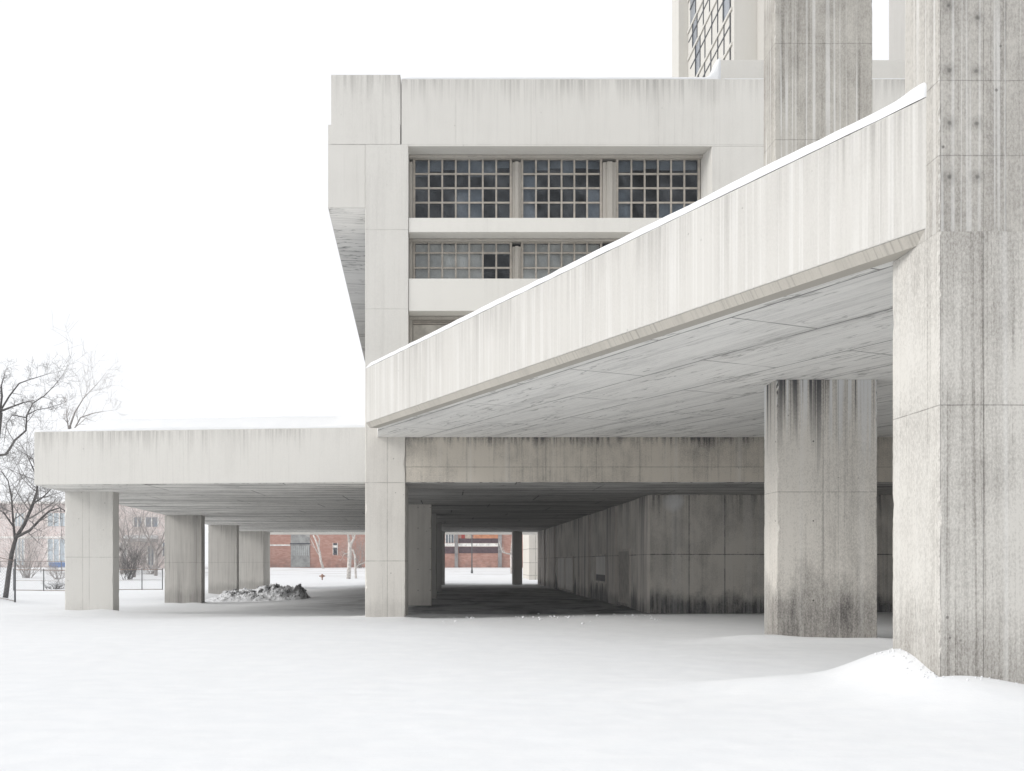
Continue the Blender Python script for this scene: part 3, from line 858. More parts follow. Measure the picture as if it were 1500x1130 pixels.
bp = tag(empty("big_pier", (6.9, 11.46, 0.3)), "huge rough concrete pier at the right edge, rising from a snow drift", "pier")
YF = 11.46
px0 = wx(1375.5, YF)
M_BP = concrete("pier_concrete", (0.475, 0.455, 0.42), stain=(0.14, 0.13, 0.12), streak=0.32, broad=0.26, white=0.0, thin=0.42, mottle=0.5, grain=0.42, zbot=0.3, damp=0.25, damp_h=0.9,
                joints_z=(wz(342, YF), wz(228, YF), wz(118, YF)), joints_u=(px0 + 0.018, wx(1441, YF), wx(1474, YF)), seed=201.0, freq=2.4, joint_w=0.009, jdark=0.35, pits=0.5,
                spots=[(wx(a, YF), wz(b, YF)) for a, b in ((1391, 103), (1430, 104), (1391, 180), (1431, 181), (1391, 259), (1432, 259), (1432, 26), (1390, 8))])
M_BPL = concrete("pier_lower_concrete", (0.575, 0.557, 0.52), stain=(0.17, 0.155, 0.14), streak=0.36, broad=0.20, white=0.30, mottle=0.5, grain=0.42, zbot=0.3, damp=0.38, damp_h=1.1,
                 joints_u=(px0 + 0.018, wx(1441, YF)), joints_z=(3.35,), seed=205.0, freq=2.2, joint_w=0.010, jdark=0.4, pits=0.5, ztop=wz(340, YF), drip=0.10)
rough_obj("shaft", px0, px0 + 3.2, YF, 12.66, -1.0, ZS - 0.004, M_BPL, bp, 0.022, 0.03)
rough_obj("upper_shaft", px0, px0 + 3.2, YF + 0.004, 12.32, ZS - 0.002, 19.0, M_BP, bp, 0.022, 0.03)

# loose crumbled snow along the foot of the pier
bm = bmesh.new()
lr = random.Random(3)
for i in range(70):
    t = lr.random() ** 1.5
    if lr.random() < 0.7:
        x, y = px0 - abs(lr.gauss(0.0, 0.10)) - 0.01, lerp(YF, 12.6, t)
    else:
        x, y = px0 + t * 1.0, YF - abs(lr.gauss(0, 0.06)) - 0.01
    r = lr.uniform(0.004, 0.016)
    bmesh.ops.create_icosphere(bm, subdivisions=1, radius=r)
    bm.verts.ensure_lookup_table()
    for v in bm.verts[-12:]:
        v.co = Vector((x, y, ground_h(x, y) + r * 0.4)) + v.co * lr.uniform(0.7, 1.3)
for i in range(60):
    x, y = lr.uniform(-1.0, 7.0), lr.gauss(30.6, 1.5)
    if lr.random() < 0.35: x, y = lr.gauss(2.9, 0.8), lr.gauss(31.3, 0.3)
    r = lr.uniform(0.01, 0.035)
    bmesh.ops.create_icosphere(bm, subdivisions=1, radius=r)
    bm.verts.ensure_lookup_table()
    for v in bm.verts[-12:]:
        v.co = Vector((x, y, ground_h(x, y) + r * 0.3)) + Vector((v.co.x * 1.4, v.co.y * 1.3, v.co.z)) * lr.uniform(0.7, 1.3)
o = bm_obj("snow_crumbs", bm, SNOW)
tag(o, "loose crumbs of snow scattered at the foot of the pier and along the underpass", "snow", kind='stuff')

# ------------------------------------------------------------------ towers behind
M_TW = concrete("tower_concrete", (0.58, 0.565, 0.53), streak=0.10, broad=0.08, mottle=0.06, seed=211.0, pits=0.2)
M_TWG = plain("tower_window_glass", (0.2, 0.22, 0.25), 0.2, 0.5, 0.3, 0.8)
t1 = tag(empty("tower", (14, 45, 0)), "tall concrete tower with a gridded window side behind the roof", "tower")
TX = wx(1075, 45.0)
YB = TX * F / (1008 - PX)
box_obj("wall", TX, TX + 4.6, 45.0, YB, 0, 34, M_TW, t1, 0.02)
box_obj("end_pier", wx(994, YB), TX + 4.6, YB + 0.01, YB + 1.6, 0, 34, M_TW, t1, 0.02)
box_obj("side_wing", wx(1101, 45.8), TX + 4.9, 43.9, 44.99, 0, 34, concrete("tower_wing_concrete", (0.50, 0.485, 0.455), streak=0.1, seed=214.0), t1, 0.02)
rt = random.Random(9)
z = 14.0
while z < 33:
    hgt = rt.uniform(1.1, 1.5)
    y = 45.5
    while y < YB - 0.6:
        w = rt.uniform(0.85, 1.25)
        y1 = min(y + w, YB - 0.25)
        fr = box_obj("window", TX - 0.02, TX + 0.02, y, y1, z, z + hgt, M_TWG if rt.random() < 0.12 else M_TW, t1, 0)
        bm = bmesh.new()
        box(bm, TX - 0.06, TX - 0.021, y - 0.05, y, z - 0.05, z + hgt + 0.05)
        box(bm, TX - 0.05, TX - 0.021, y, y1, z + hgt * 0.6, z + hgt * 0.6 + 0.06)
        bm_obj("frame", bm, plain("tower_frame", (0.07, 0.075, 0.085), 0.5) if 'tower_frame' not in bpy.data.materials else bpy.data.materials['tower_frame'], fr)
        y += w + 0.06
    box_obj("sill", TX - 0.07, TX - 0.001, 45.2, YB - 0.1, z + hgt + 0.07, z + hgt + 0.20, M_TW, t1, 0)
    z += hgt + 0.28
t2 = box_obj("tower", wx(1333, 60), 42.0, 60, wx(1333, 60) * F / (1302 - PX), 0, 45, concrete("grey_tower_concrete", (0.46, 0.45, 0.43), streak=0.12, seed=221.0))
tag(t2, "plain grey tower at the right, seen between the tall column and the big pier", "tower")

# ------------------------------------------------------------------ snow heap
hp_rnd = random.Random(21)
bm = bmesh.new()
hx0, hx1, hy = wx(300, 57), wx(455, 57), 57.0
NXh, NYh = 190, 70
rows = []
for j in range(NYh + 1):
    v = j / NYh
    y = hy - 2.4 + 5.6 * v
    r = []
    for i in range(NXh + 1):
        u_ = i / NXh
        x = lerp(hx0, hx1, u_)
        env = 0.50 * gauss(u_, v, 0.32, 0.35, 0.24, 0.26) + 0.72 * gauss(u_, v, 0.68, 0.55, 0.22, 0.26) + 0.36 * gauss(u_, v, 0.90, 0.5, 0.06, 0.2)
        rg = mnoise.fractal(Vector((x * 1.3, y * 1.0, 2.0)), 0.55, 2.3, 7)
        bl2 = abs(mnoise.noise(Vector((x * 1.9, y * 1.3, 5.0))))
        h = env * (1.0 + 0.42 * rg) + 0.24 * (bl2 - 0.2) * min(1, env * 2.2)
        edge = sstep(0, 0.08, u_) * sstep(0, 0.08, 1 - u_) * sstep(0, 0.1, v) * sstep(0, 0.1, 1 - v)
        r.append(bm.verts.new((x, y, ground_h(x, y) - 0.06 + h * edge * 1.12)))
    rows.append(r)
HPOS = [[v_.co.copy() for v_ in r_] for r_ in rows]
for j in range(NYh):
    for i in range(NXh):
        bm.faces.new((rows[j][i], rows[j][i + 1], rows[j + 1][i + 1], rows[j + 1][i]))
m = Mat("dirty_snow_heap", 0.9, 0.2)
n = m.noise(None, 2.2, 6.0, 0.7); n2 = m.noise(None, 9.0, 4.0, 0.7)
up = m.nz.smooth(0.55, 0.92)
dirt = (1.0 - up) * n.smooth(0.47, 0.57) + (m.x.smooth(hx0 + 4.2, hx0 + 5.4) * 0.6) * n2.smooth(0.35, 0.55)
m.color(m.mix(dirt.clamp(), (0.82, 0.83, 0.85), m.mix(n2.smooth(0.4, 0.6), (0.03, 0.032, 0.036), (0.10, 0.098, 0.095))))
m.bump(n * 1.0 + n2 * 0.5, 0.10, 0.8)
o = bm_obj("snow_heap", bm, m.mat, None, True)
cl = Tubes()
for i in range(150):                        # clods fallen around and stuck in the heap
    u_ = hp_rnd.random() ** 0.6; v = hp_rnd.gauss(0.42, 0.2)
    if not 0.02 < v < 0.98: continue
    ii, jj = int(u_ * NXh), int(v * NYh)
    base_ = HPOS[jj][ii]
    rr = hp_rnd.uniform(0.02, 0.085)
    cl.add([base_ + Vector((0, 0, -rr)), base_ + Vector((hp_rnd.gauss(0, rr * .3), 0, 0)), base_ + Vector((0, hp_rnd.gauss(0, rr * .3), rr * 0.8))], [rr * 0.7, rr * hp_rnd.uniform(0.8, 1.2), rr * 0.3], 6)
clo = cl.obj("clods", m.mat, o)
tag(o, "ploughed heap of dirty snow and clods between the canopy pillars", "snow heap")

# ------------------------------------------------------------------ bare trees
M_BARK = plain("dark_bark", (0.075, 0.07, 0.068), 0.9, 0.2, 0.4, 6.0)
M_TWIG = plain("thin_twigs", (0.20, 0.19, 0.185), 0.9, 0.2, 0.3, 6.0)
M_BIRCH = plain("snowy_pale_bark", (0.55, 0.52, 0.49), 0.9, 0.2, 0.35, 5.0)
M_GREYB = plain("grey_bark", (0.30, 0.275, 0.26), 0.9, 0.2, 0.35, 5.0)

def sub(T, p, d, length, r, depth, rnd, curl=0.35, droop=0.0, spread=0.65):
    n = max(3, min(6, int(length / 0.35)))
    pts, rad = [p], [r]
    cur = Vector(p); dr = Vector(d).normalized()
    side = Vector((rnd.uniform(-1, 1), rnd.uniform(-1, 1), rnd.uniform(-0.3, 0.9)))
    for i in range(n):
        dr = (dr + side * curl * 0.16 + Vector((rnd.gauss(0, 1), rnd.gauss(0, 1), rnd.gauss(0, 1))) * 0.075 + Vector((0, 0, 0.05 - droop))).normalized()
        cur = cur + dr * (length / n)
        pts.append(cur.copy()); rad.append(max(0.0055, r * (1 - 0.75 * (i + 1) / n)))
    T.add(pts, rad, 4 if r > 0.02 else 3)
    if depth <= 0: return
    k = rnd.randint(4, 6) if depth > 1 else rnd.randint(3, 5)
    for c in range(k):
        t = rnd.uniform(0.2, 1.0)
        i = min(n - 1, int(t * n))
        q = pts[i].lerp(pts[i + 1], t * n - i)
        ax = (pts[i + 1] - pts[i]).normalized()
        o = Vector((rnd.gauss(0, 1), rnd.gauss(0, 1), rnd.gauss(0.25, 1)))
        o = (o - ax * o.dot(ax)).normalized()
        nd = (ax * (1 - spread * 0.5) + o * spread).normalized()
        sub(T, q, nd, length * rnd.uniform(0.45, 0.8), max(0.0065, rad[i] * 0.55), depth - 1, rnd, curl, droop, spread)

def tree(name, label, base, trunk, limbs, seed, depth=3, mat=M_BARK, twig=M_TWIG, group=None, cat="tree", kids=7, klen=(0.35, 0.55), spread=0.7, droop=0.0, thick=1.0):
    """trunk and limbs: lists of (points, radius0, radius1)"""
    rnd = random.Random(seed)
    t = tag(empty(name, base), label, cat, group)
    T = Tubes(); L = Tubes(); G = Tubes()
    for pts, r0, r1 in trunk:
        n = len(pts)
        r0, r1 = r0 * thick, r1 * thick
        T.add(pts, [lerp(r0, r1, i / (n - 1)) for i in range(n)], 8)
    for pts, r0, r1 in limbs:
        n = len(pts)
        r0, r1 = r0 * thick, r1 * thick
        rads = [lerp(r0, r1, i / (n - 1)) for i in range(n)]
        L.add(pts, rads, 6)
        pv = [Vector(p) for p in pts]
        tot = sum((pv[i + 1] - pv[i]).length for i in range(n - 1))
        for c in range(kids):
            s = rnd.uniform(0.15, 1.0) * (n - 1)
            i = min(n - 2, int(s))
            q = pv[i].lerp(pv[i + 1], s - i)
            ax = (pv[i + 1] - pv[i]).normalized()
            o = Vector((rnd.gauss(0, 1), rnd.gauss(0, 1), rnd.gauss(0.2, 1)))
            o = (o - ax * o.dot(ax)).normalized()
            sub(G, q, ax * 0.6 + o * spread, tot * rnd.uniform(*klen), max(0.010, lerp(r0, r1, s / (n - 1)) * 0.55), depth - 1, rnd, spread=spread, droop=droop)
        sub(G, pv[-1], (pv[-1] - pv[-2]), tot * 0.35, r1, depth - 1, rnd, spread=spread, droop=droop)
    T.obj("trunk", mat, t)
    if L.v: L.obj("limbs", mat, t)
    if G.v: G.obj("twigs", twig, t, False)
    return t

def P3(Yd, pts, rnd, jit=0.5):
    out = []
    dy = 0.0
    for i, (a, b) in enumerate(pts):
        if i: dy += rnd.uniform(-jit, jit)
        out.append((wx(a, Yd + dy), Yd + dy, wz(b, Yd + dy)))
    return out
jr = random.Random(4)
D = 57.0
tree("bare_tree", "small dark leaning bare tree in front of the fence at the left edge", (wx(9, D), D, -0.4),
     [(P3(D, [(8, 876), (10, 862), (13, 838), (17, 812), (20, 800), (24, 786)], jr, 0.0), 0.185, 0.125)],
     [(P3(D, [(23, 788), (36, 768), (47, 742), (54, 722), (55, 708), (50, 690), (40, 668)], jr), 0.15, 0.03),
      (P3(D, [(24, 787), (44, 777), (60, 760), (72, 749), (88, 744), (97, 750)], jr), 0.11, 0.03),
      (P3(D, [(22, 790), (19, 760), (17, 730), (12, 705), (2, 690)], jr), 0.09, 0.025),
      (P3(D, [(48, 738), (60, 731), (70, 722), (78, 712)], jr), 0.07, 0.02),
      (P3(D, [(54, 715), (60, 702), (52, 688), (48, 672), (28, 660)], jr), 0.06, 0.02),
      (P3(D, [(20, 772), (6, 752), (-8, 742)], jr), 0.07, 0.02)], 7, 3, kids=13, klen=(0.28, 0.48), spread=1.0, thick=0.8)
D = 64.0
tree("bare_tree", "big bare tree rising above the left end of the canopy, trunk outside the frame", (wx(-16, D), D, -0.4),
     [(P3(D, [(-18, 876), (-15, 800), (-12, 730), (-9, 668), (-3, 630), (0, 604)], jr, 0.0), 0.42, 0.24)],
     [(P3(D, [(-8, 668), (9, 666), (22, 645), (38, 631), (39, 610), (48, 591), (65, 580), (77, 568), (92, 550)], jr), 0.13, 0.02),
      (P3(D, [(40, 608), (53, 601), (74, 597), (92, 591)], jr), 0.05, 0.018),
      (P3(D, [(0, 603), (18, 596), (34, 590), (50, 587)], jr), 0.11, 0.02),
      (P3(D, [(0, 603), (14, 580), (28, 562), (41, 557), (71, 548)], jr), 0.10, 0.02),
      (P3(D, [(0, 604), (3, 580), (2, 565), (7, 548)], jr), 0.12, 0.03),
      (P3(D, [(38, 612), (18, 608), (10, 620), (6, 648)], jr), 0.06, 0.02),
      (P3(D, [(0, 604), (-20, 570), (-40, 545)], jr), 0.12, 0.03)], 13, 3, kids=10, klen=(0.12, 0.22), spread=1.0, thick=0.68, twig=M_TWIG)
D = 92.0
tree("bare_tree", "pale distant bare tree whose tips show above the canopy snow", (wx(104, D), D, -0.2),
     [(P3(D, [(106, 850), (105, 760), (103, 680), (102, 625)], jr, 0.0), 0.35, 0.15)],
     [(P3(D, [(102, 626), (110, 604), (122, 584), (143, 562)], jr), 0.10, 0.02),
      (P3(D, [(102, 640), (98, 612), (97, 598)], jr), 0.08, 0.02),
      (P3(D, [(103, 640), (118, 612), (135, 606), (150, 603)], jr), 0.08, 0.02)], 19, 3, mat=M_GREYB, twig=M_GREYB, kids=5)
# tangle behind the gap right of the first pillar
for (bx, D, hh, sd, lab) in ((196, 108, 8.0, 31, "tangled bare tree in front of the far brick entrance"), (228, 112, 8.5, 32, "bare tree beside the second pillar, in front of the far porch"),
                             (178, 116, 7.5, 33, "bare tree showing just right of the pale first pillar")):
    b = Vector((wx(bx, D), D, ground_h(wx(bx, D), D) - 0.2))
    tr = [([b, b + Vector((0.1, 0, 1.6)), b + Vector((0.0, 0, 3.0))], 0.2, 0.13)]
    rr = random.Random(sd)
    lm = []
    for k in range(5):
        a = rr.uniform(0, 6.28)
        e = b + Vector((math.cos(a) * hh * 0.32, math.sin(a) * hh * 0.32, hh * rr.uniform(0.7, 0.95)))
        m0 = b + Vector((0, 0, rr.uniform(1.6, 3.0)))
        lm.append(([m0, m0.lerp(e, 0.4) + Vector((0, 0, -0.2)), m0.lerp(e, 0.75), e], 0.09, 0.025))
    tree("bare_tree", lab, b, tr, lm, sd, 3, M_GREYB, M_GREYB, kids=5)
def bush(label, bx, D, hh, sd, n=14, mat=M_GREYB, spread=0.9):
    rr = random.Random(sd)
    b = Vector((wx(bx, D), D, ground_h(wx(bx, D), D) - 0.05))
    T = Tubes()
    for i in range(n):
        sub(T, b + Vector((rr.gauss(0, 0.25), rr.gauss(0, 0.25), 0)), (rr.gauss(0, spread), rr.gauss(0, spread), 1.3), hh * rr.uniform(0.6, 1.0), 0.035, 2, rr)
    o = T.obj("bush", mat, None, False)
    return tag(o, label, "bush")
bush("dark bare bush at the fence right of the first pillar", 188, 97, 2.6, 51, 22, M_BARK, 0.5)
bush("tall tangled pale bush right of the first pillar near the far porch", 184, 118, 5.2, 55, 26, M_GREYB, 0.7)
bush("tall tangled pale bush left of the second pillar", 222, 116, 4.6, 56, 24, M_GREYB, 0.8)
bush("tall tangled bush behind the small leaning tree", 40, 104, 5.0, 57, 26, M_GREYB, 0.8)
bush("low bare bush behind the fence left of the first pillar", 84, 98, 1.6, 52, 12)
bush("low dark shrub lying in the snow by the left fence", 80, 80, 0.6, 53, 14, M_BARK, 1.5)
bush("bare shrub against the brick wall right of the small window", 527, 134, 4.2, 54, 20, M_GREYB, 0.9)
D = 101.0
gz = ground_h(wx(512, D), D)
tree("pale_tree", "pale snow crusted tree trunk standing in front of the brick wall", (wx(511, D), D, gz - 0.2),
     [(P3(D, [(510.5, 852), (511.5, 830), (512, 812), (512.5, 795)], jr, 0.0), 0.23, 0.19)],
     [(P3(D, [(512, 800), (518, 790), (521, 778), (524, 765)], jr, 0.2), 0.14, 0.05),
      (P3(D, [(512, 798), (510, 782), (509, 765), (506, 740)], jr, 0.2), 0.15, 0.05),
      (P3(D, [(511, 810), (504, 812), (501, 818)], jr, 0.2), 0.06, 0.02)], 61, 2, M_BIRCH, M_BIRCH, kids=3)
tree("pale_tree", "thin pale forked tree just right of the snow crusted trunk", (wx(521, D + 3), D + 3, gz - 0.2),
     [(P3(D + 3, [(521.5, 850), (520.5, 832), (520, 815), (517, 806), (514, 806)], jr, 0.0), 0.13, 0.07)],
     [(P3(D + 3, [(520.5, 834), (525, 828), (532, 825)], jr, 0.2), 0.07, 0.03)], 62, 2, M_BIRCH, M_BIRCH, kids=3)
D = 131.0
tree("pale_tree", "slender pale tree leaning left against the brick wall beside the grey gate", (wx(474, D), D, ground_h(wx(474, D), D) - 0.2),
     [(P3(D, [(474, 835), (470, 822), (468, 808), (464, 795), (459, 784)], jr, 0.0), 0.17, 0.10)],
     [(P3(D, [(470, 818), (462, 804), (456, 792)], jr, 0.2), 0.08, 0.03), (P3(D, [(467, 803), (468, 790), (463, 780), (458, 770)], jr, 0.2), 0.10, 0.04)], 63, 2, M_BIRCH, M_BIRCH, kids=3)
D = 118.0
tree("pale_tree", "pale branching tree by the dark slim pillar at the far end", (wx(749, D), D, ground_h(wx(749, D), D) - 0.2),
     [(P3(D, [(750, 850), (749, 830), (748.5, 812)], jr, 0.0), 0.16, 0.12)],
     [(P3(D, [(748.5, 812), (742, 811), (736, 809), (733, 800)], jr, 0.2), 0.10, 0.05), (P3(D, [(748.5, 812), (750, 795), (752, 770)], jr, 0.2), 0.11, 0.05)], 64, 2, M_BIRCH, M_BIRCH, kids=2)

# ------------------------------------------------------------------ far brick buildings
def brick_mat(name, a, b, sc=1.0):
    m = Mat(name, 0.9, 0.15)
    n = m.noise(None, 0.9 * sc, 5.0, 0.7)
    v = m.voronoi(m.vec((m.x + m.y) * 2.2, 0.0, m.z * 6.5), 1.0, 'F1', 'Color')
    row = (m.z * 5.0).fract().smooth(0.0, 0.25, 0.75, 1.0)
    c = m.mix((n * 0.6 + v * 0.4).smooth(0.25, 0.75), a, b)
    dirt = (1.0 - (m.z - 0.7) / 1.6).clamp() * m.noise(None, 1.2, 4.0).smooth(0.35, 0.65)
    c = m.mix(dirt * 0.55, c, (0.12, 0.10, 0.10))
    m.color(m.scale_col(c, row))
    return m.mat
M_BRK = brick_mat("red_brick", (0.38, 0.20, 0.16), (0.49, 0.30, 0.25))
M_BRK2 = brick_mat("pale_red_brick", (0.66, 0.56, 0.53), (0.74, 0.68, 0.66))
M_BAND = plain("white_band", (0.78, 0.76, 0.73), 0.8)
M_DKW = plain("dark_pane", (0.035, 0.04, 0.055), 0.2, 0.5)
M_LOUV = plain("purple_brown_louvre", (0.085, 0.055, 0.065), 0.7, 0.3, 0.4, 4.0)
M_GATE = plain("grey_metal_gate", (0.28, 0.285, 0.28), 0.5, 0.4, 0.35, 1.2)
M_PILA = plain("grey_downpipe", (0.26, 0.25, 0.25), 0.8, 0.3, 0.3, 2.0)
YBk = 140.0
gb = 0.2
bb = tag(empty("brick_building", (-10, YBk, 0.7)), "long red brick building seen under the canopy and through the underpass", "building")
q = lambda p: wx(p, YBk)
h = lambda p: wz(p, YBk)
box_obj("wall", q(385), q(830), YBk, YBk + 14, gb, 10.5, M_BRK, bb, 0.02)
gt = box_obj("gate", q(426), q(454), YBk - 0.06, YBk, h(831), h(770), M_GATE, bb, 0)
bm = bmesh.new()
for i in range(9):
    box(bm, lerp(q(426.5), q(453.5), (i + 0.2) / 9), lerp(q(426.5), q(453.5), (i + 0.7) / 9), YBk - 0.10, YBk - 0.061, h(814), h(800))
bm_obj("gate_slat", bm, plain("pale_gate_slat", (0.42, 0.44, 0.44), 0.5), gt)
box_obj("lintel", q(425), q(455), YBk - 0.12, YBk - 0.061, h(797.5), h(796), M_DKW, gt, 0)
box_obj("band", q(386), q(425), YBk - 0.05, YBk, h(800), h(797.8), M_BAND, bb, 0)
def far_win(x0, x1, y0, y1, mat=M_DKW, nb=0, name="window"):
    o = box_obj(name, q(x0), q(x1), YBk - 0.03, YBk, h(y1), h(y0), mat, bb, 0)
    bm = bmesh.new()
    t = 0.07
    box(bm, q(x0) - t, q(x0), YBk - 0.07, YBk - 0.001, h(y1) - t, h(y0) + t)
    box(bm, q(x1), q(x1) + t, YBk - 0.07, YBk - 0.001, h(y1) - t, h(y0) + t)
    for k in range(nb):
        c = lerp(q(x0), q(x1), (k + 1) / (nb + 1))
        box(bm, c - 0.04, c + 0.04, YBk - 0.06, YBk - 0.031, h(y1), h(y0))
    bm_obj("glazing_bars", bm, M_BAND, o)
    return o
w_ = far_win(488.2, 494, 796, 813)
box_obj("blind", q(488.4), q(493.8), YBk - 0.045, YBk - 0.031, h(802.5), h(799), M_BAND, w_, 0)
far_win(653, 664.5, 782, 795.5, plain("blue_grey_pane", (0.13, 0.15, 0.17), 0.2, 0.5), 2)
far_win(766.5, 775, 782, 794, plain("teal_pane", (0.10, 0.14, 0.16), 0.2, 0.5), 2)
for (a, b_, c, d, mt) in ((672, 729.5, 789, 795.6, M_LOUV), (651, 666, 801.5, 811, M_LOUV), (672, 729.5, 801.5, 810.5, M_LOUV), (766.5, 775, 806, 812.5, M_LOUV)):
    box_obj("louvre", q(a), q(b_), YBk - 0.06, YBk, h(d), h(c), mt, bb, 0)
box_obj("panel", q(694), q(729.5), YBk - 0.05, YBk, h(789) + 0.003, h(778), plain("orange_panel", (0.50, 0.22, 0.12), 0.7), bb, 0)
box_obj("panel", q(676), q(681), YBk - 0.05, YBk, h(795.6), h(778), plain("red_panel", (0.36, 0.05, 0.04), 0.7), bb, 0)
box_obj("panel", q(681.5), q(691), YBk - 0.05, YBk, h(795.6), h(778), plain("beige_panel", (0.42, 0.36, 0.30), 0.7), bb, 0)
box_obj("band", q(650), q(666), YBk - 0.09, YBk, h(800.8), h(796.2), M_BAND, bb, 0)
box_obj("band", q(671), q(729.5), YBk - 0.09, YBk, h(800.8), h(796.2), M_BAND, bb, 0)
box_obj("band", q(766), q(779), YBk - 0.09, YBk, h(804.5), h(801), M_BAND, bb, 0)
box_obj("pilaster", q(666), q(671), YBk - 0.25, YBk, gb, 10.3, M_PILA, bb, 0.02)
box_obj("pilaster", q(729.5), q(735), YBk - 0.25, YBk, gb, 10.3, M_PILA, bb, 0.02)
box_obj("kerb", q(386), q(830), YBk - 2.2, YBk - 1.6, gb, h(836.5) - 0.0, plain("pale_kerb", (0.40, 0.37, 0.33), 0.9), bb, 0.03)

# brick building with pale tall glazing at the far left
b2 = tag(empty("brick_hall", (wx(40, 150), 150, 0.7)), "pale brick hall with tall bluish glazing behind the leaning tree", "building")
q2 = lambda p: wx(p, 150.0)
h2 = lambda p: wz(p, 150.0)
box_obj("wall", q2(-90), q2(118), 150, 164, gb, h2(738), M_BRK2, b2, 0.02)
M_PG = plain("pale_blue_glazing", (0.50, 0.56, 0.60), 0.25, 0.5, 0.12, 0.4)
for (a, b_) in ((22, 36), (70, 96), (-30, -8)):
    for (c, d) in ((771, 752), (828, 790)):
        w_ = box_obj("window", q2(a), q2(b_), 149.94, 150, h2(c), h2(d), M_PG, b2, 0)
        bm = bmesh.new()
        for k in range(4):
            xx = lerp(q2(a), q2(b_), k / 3)
            box(bm, xx - 0.08, xx + 0.08, 149.86, 149.939, h2(c), h2(d))
        bm_obj("glazing_bars", bm, M_BAND, w_)
box_obj("band", q2(-90), q2(118), 149.9, 150, h2(789), h2(786), M_BAND, b2, 0)
box_obj("roof", q2(-91), q2(119), 149.6, 164.4, h2(738), h2(735), M_BAND, b2, 0)
# blue parked cars' strip at its foot is a low blue awning wall
o = box_obj("blue_container", wx(72, 146), wx(95, 146), 146, 148, 0.3, wz(824, 146), plain("blue_paint", (0.10, 0.20, 0.42), 0.5), None, 0.05)
tag(o, "low blue skip at the foot of the pale brick hall", "skip")

# brick entrance building behind the gap
b3 = tag(empty("brick_entrance", (wx(208, 132), 132, 0.6)), "brick entrance building with a snow topped porch behind bare trees", "building")
q3 = lambda p: wx(p, 132.0)
h3 = lambda p: wz(p, 132.0)
box_obj("wall", q3(150), q3(262), 132, 146, gb, h3(738), M_BRK2, b3, 0.02)
box_obj("porch_roof", q3(190), q3(232), 129.0, 131.99, h3(794), h3(790), plain("porch_concrete", (0.35, 0.34, 0.33)), b3, 0.03)
box_obj("porch_snow", q3(189.6), q3(232.4), 128.9, 131.98, h3(790) + 0.003, h3(785), SNOW, b3, 0.08)
for a in (192, 229): box_obj("porch_post", q3(a), q3(a + 2), 129.2, 129.4, gb, h3(794) - 0.003, plain("post_grey", (0.3, 0.3, 0.3)) if 'post_grey' not in bpy.data.materials else bpy.data.materials['post_grey'], b3, 0)
for (a, b_, c, d) in ((213, 232, 772, 758), (216, 226, 828, 800), (196, 208, 772, 758), (176, 186, 815, 795), (238, 252, 815, 795)):
    w_ = box_obj("window" if c != 828 else "door", q3(a), q3(b_), 131.95, 132, h3(c), h3(d), plain("grey_pane", (0.20, 0.22, 0.25), 0.25, 0.5) if 'grey_pane' not in bpy.data.materials else bpy.data.materials['grey_pane'], b3, 0)
    bm = bmesh.new()
    for k in range(3):
        xx = lerp(q3(a), q3(b_), k / 2)
        box(bm, xx - 0.07, xx + 0.07, 131.88, 131.949, h3(c), h3(d))
    bm_obj("glazing_bars", bm, M_BAND, w_)
box_obj("roof", q3(149), q3(263), 131.6, 146.4, h3(738) + 0.002, h3(735), M_BAND, b3, 0.05)

# ------------------------------------------------------------------ fences, pole, hydrant
M_POST = plain("galvanised_post", (0.09, 0.095, 0.10), 0.6, 0.4, 0.3)
M_WIRE = plain("wire", (0.22, 0.225, 0.235), 0.6, 0.4, 0.2)
M_RUST = plain("rusty_rail", (0.26, 0.20, 0.17), 0.8, 0.3, 0.3)
def fence(label, pts, h_, step, rails, mesh_step, post_r=0.04):
    """chain link fence along a plan polyline"""
    t = tag(empty("wire_fence", (pts[0][0], pts[0][1], ground_h(*pts[0]))), label, "fence")
    Rl = Tubes(); Ms = Tubes()
    for (a, b) in zip(pts[:-1], pts[1:]):
        a, b = Vector(a), Vector(b)
        L = (b - a).length
        n = max(1, int(round(L / step)))
        for i in range(n + 1):
            p = a.lerp(b, i / n); g_ = ground_h(p.x, p.y)
            if i == n and (b - Vector(pts[-1])).length > 1e-3: continue
            T = Tubes(); T.add([(p.x, p.y, g_ - 0.2), (p.x, p.y, g_ + h_ + 0.06)], [post_r, post_r], 6)
            T.add([(p.x, p.y, g_ + h_ + 0.06), (p.x, p.y, g_ + h_ + 0.09)], [post_r * 1.25, post_r * 0.6], 6)
            T.obj("post", M_POST, t)
        f = lambda s, z: (lerp(a.x, b.x, s / L), lerp(a.y, b.y, s / L), ground_h(lerp(a.x, b.x, s / L), lerp(a.y, b.y, s / L)) + z)
        for rz, rr in rails:
            Rl.add([f(L * k / (2 * n), rz) for k in range(2 * n + 1)], [rr] * (2 * n + 1), 5)
        s = -h_
        while s < L:
            s0, s1 = max(0, s), min(L, s + h_)
            if s1 > s0:
                Ms.add([f(s0, s0 - s + 0.02), f(s1, s1 - s + 0.02)], [0.004] * 2, 3)
                Ms.add([f(s0, h_ - (s0 - s)), f(s1, h_ - (s1 - s))], [0.004] * 2, 3)
            s += mesh_step
    Rl.obj("rail", M_RUST, t); Ms.obj("wire_mesh", M_WIRE, t, False)
    return t
xa = wx(22, 49.5)
fence("chain link fence with a dark leaning end post by the small tree", [(xa, 49.5), (xa - 9, 51.0)], 2.0, 3.0, [(2.0, 0.02), (0.05, 0.015)], 0.16, 0.045)
fence("long chain link fence with rusty top rail crossing behind the first pillar", [(wx(20, 76), 76), (wx(64, 76), 76), (wx(112, 76), 76), (wx(160, 77), 77), (wx(208, 78), 78), (wx(238, 78.5), 78.5)],
      1.55, 2.5, [(1.55, 0.03), (0.75, 0.012), (0.04, 0.025)], 0.16)
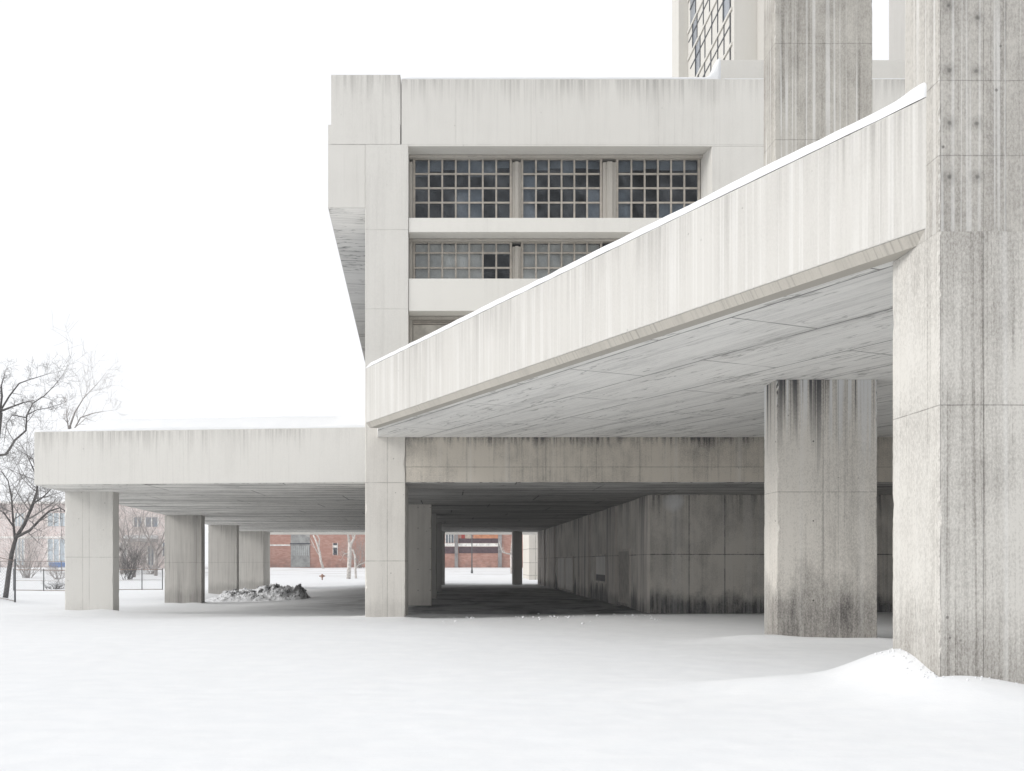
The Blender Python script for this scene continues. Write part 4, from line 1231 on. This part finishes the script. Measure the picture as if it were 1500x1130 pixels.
fence("low far fence of thin posts along the street behind the left tree", [(wx(-30, 120), 120), (wx(120, 120), 120)], 1.3, 2.6, [(1.3, 0.035), (0.65, 0.02)], 0.4)

T = Tubes()
D = 118.0
xx = wx(691.3, D); g_ = ground_h(xx, D)
lp = tag(empty("lamp_post", (xx, D, g_)), "thin dark lamp post in front of the brick wall beyond the underpass", "lamp post")
T.add([(xx, D, g_ - 0.2), (xx, D, g_ + 3.0), (xx, D, g_ + 7.0)], [0.085, 0.06, 0.045], 8)
T.obj("pole", M_POST, lp)
T = Tubes(); T.add([(xx, D, g_ - 0.05), (xx, D, g_ + 0.45)], [0.15, 0.11], 8); T.obj("base", M_POST, lp)
T = Tubes(); T.add([(xx, D, g_ + 6.95), (xx + 0.5, D, g_ + 7.25), (xx + 1.2, D, g_ + 7.3)], [0.04, 0.035, 0.03], 6); T.obj("arm", M_POST, lp)
box_obj("lamp_head", xx + 1.1, xx + 1.7, D - 0.12, D + 0.12, g_ + 7.26, g_ + 7.38, M_POST, lp, 0.03)

D = 96.0
xx = wx(472, D); g_ = ground_h(xx, D)
hy_ = tag(empty("fire_hydrant", (xx, D, g_)), "small faded brown hydrant standing in the open snow", "hydrant")
M_HYD = plain("faded_red_paint", (0.33, 0.20, 0.15), 0.6)
T = Tubes(); T.add([(xx, D, g_ - 0.1), (xx, D, g_ + 0.22), (xx, D, g_ + 0.25), (xx, D, g_ + 0.42)], [0.06, 0.06, 0.13, 0.15], 10); T.obj("body", M_HYD, hy_)
T = Tubes(); T.add([(xx, D, g_ + 0.42), (xx, D, g_ + 0.48), (xx, D, g_ + 0.53), (xx, D, g_ + 0.56)], [0.15, 0.12, 0.06, 0.03], 10); T.obj("cap", M_HYD, hy_)
for s_ in (-1, 1):
    T = Tubes(); T.add([(xx + s_ * 0.1, D, g_ + 0.36), (xx + s_ * 0.27, D, g_ + 0.37)], [0.06, 0.065], 8); T.obj("outlet", M_HYD, hy_)

# ------------------------------------------------------------------ falling-snow haze
bm = bmesh.new()
box(bm, -330, 330, -70, 430, -2.5, 46)
hm = bpy.data.materials.new("haze")
hm.use_nodes = True
hn = hm.node_tree
hn.nodes.clear()
pv = hn.nodes.new("ShaderNodeVolumePrincipled")
pv.inputs['Color'].default_value = (0.97, 0.98, 1.0, 1)
pv.inputs['Density'].default_value = 0.0006
ho = hn.nodes.new("ShaderNodeOutputMaterial")
hn.links.new(pv.outputs[0], ho.inputs['Volume'])
hz = bm_obj("haze", bm, hm)
tag(hz, "thin pale winter haze over the whole place", "haze", kind='stuff')
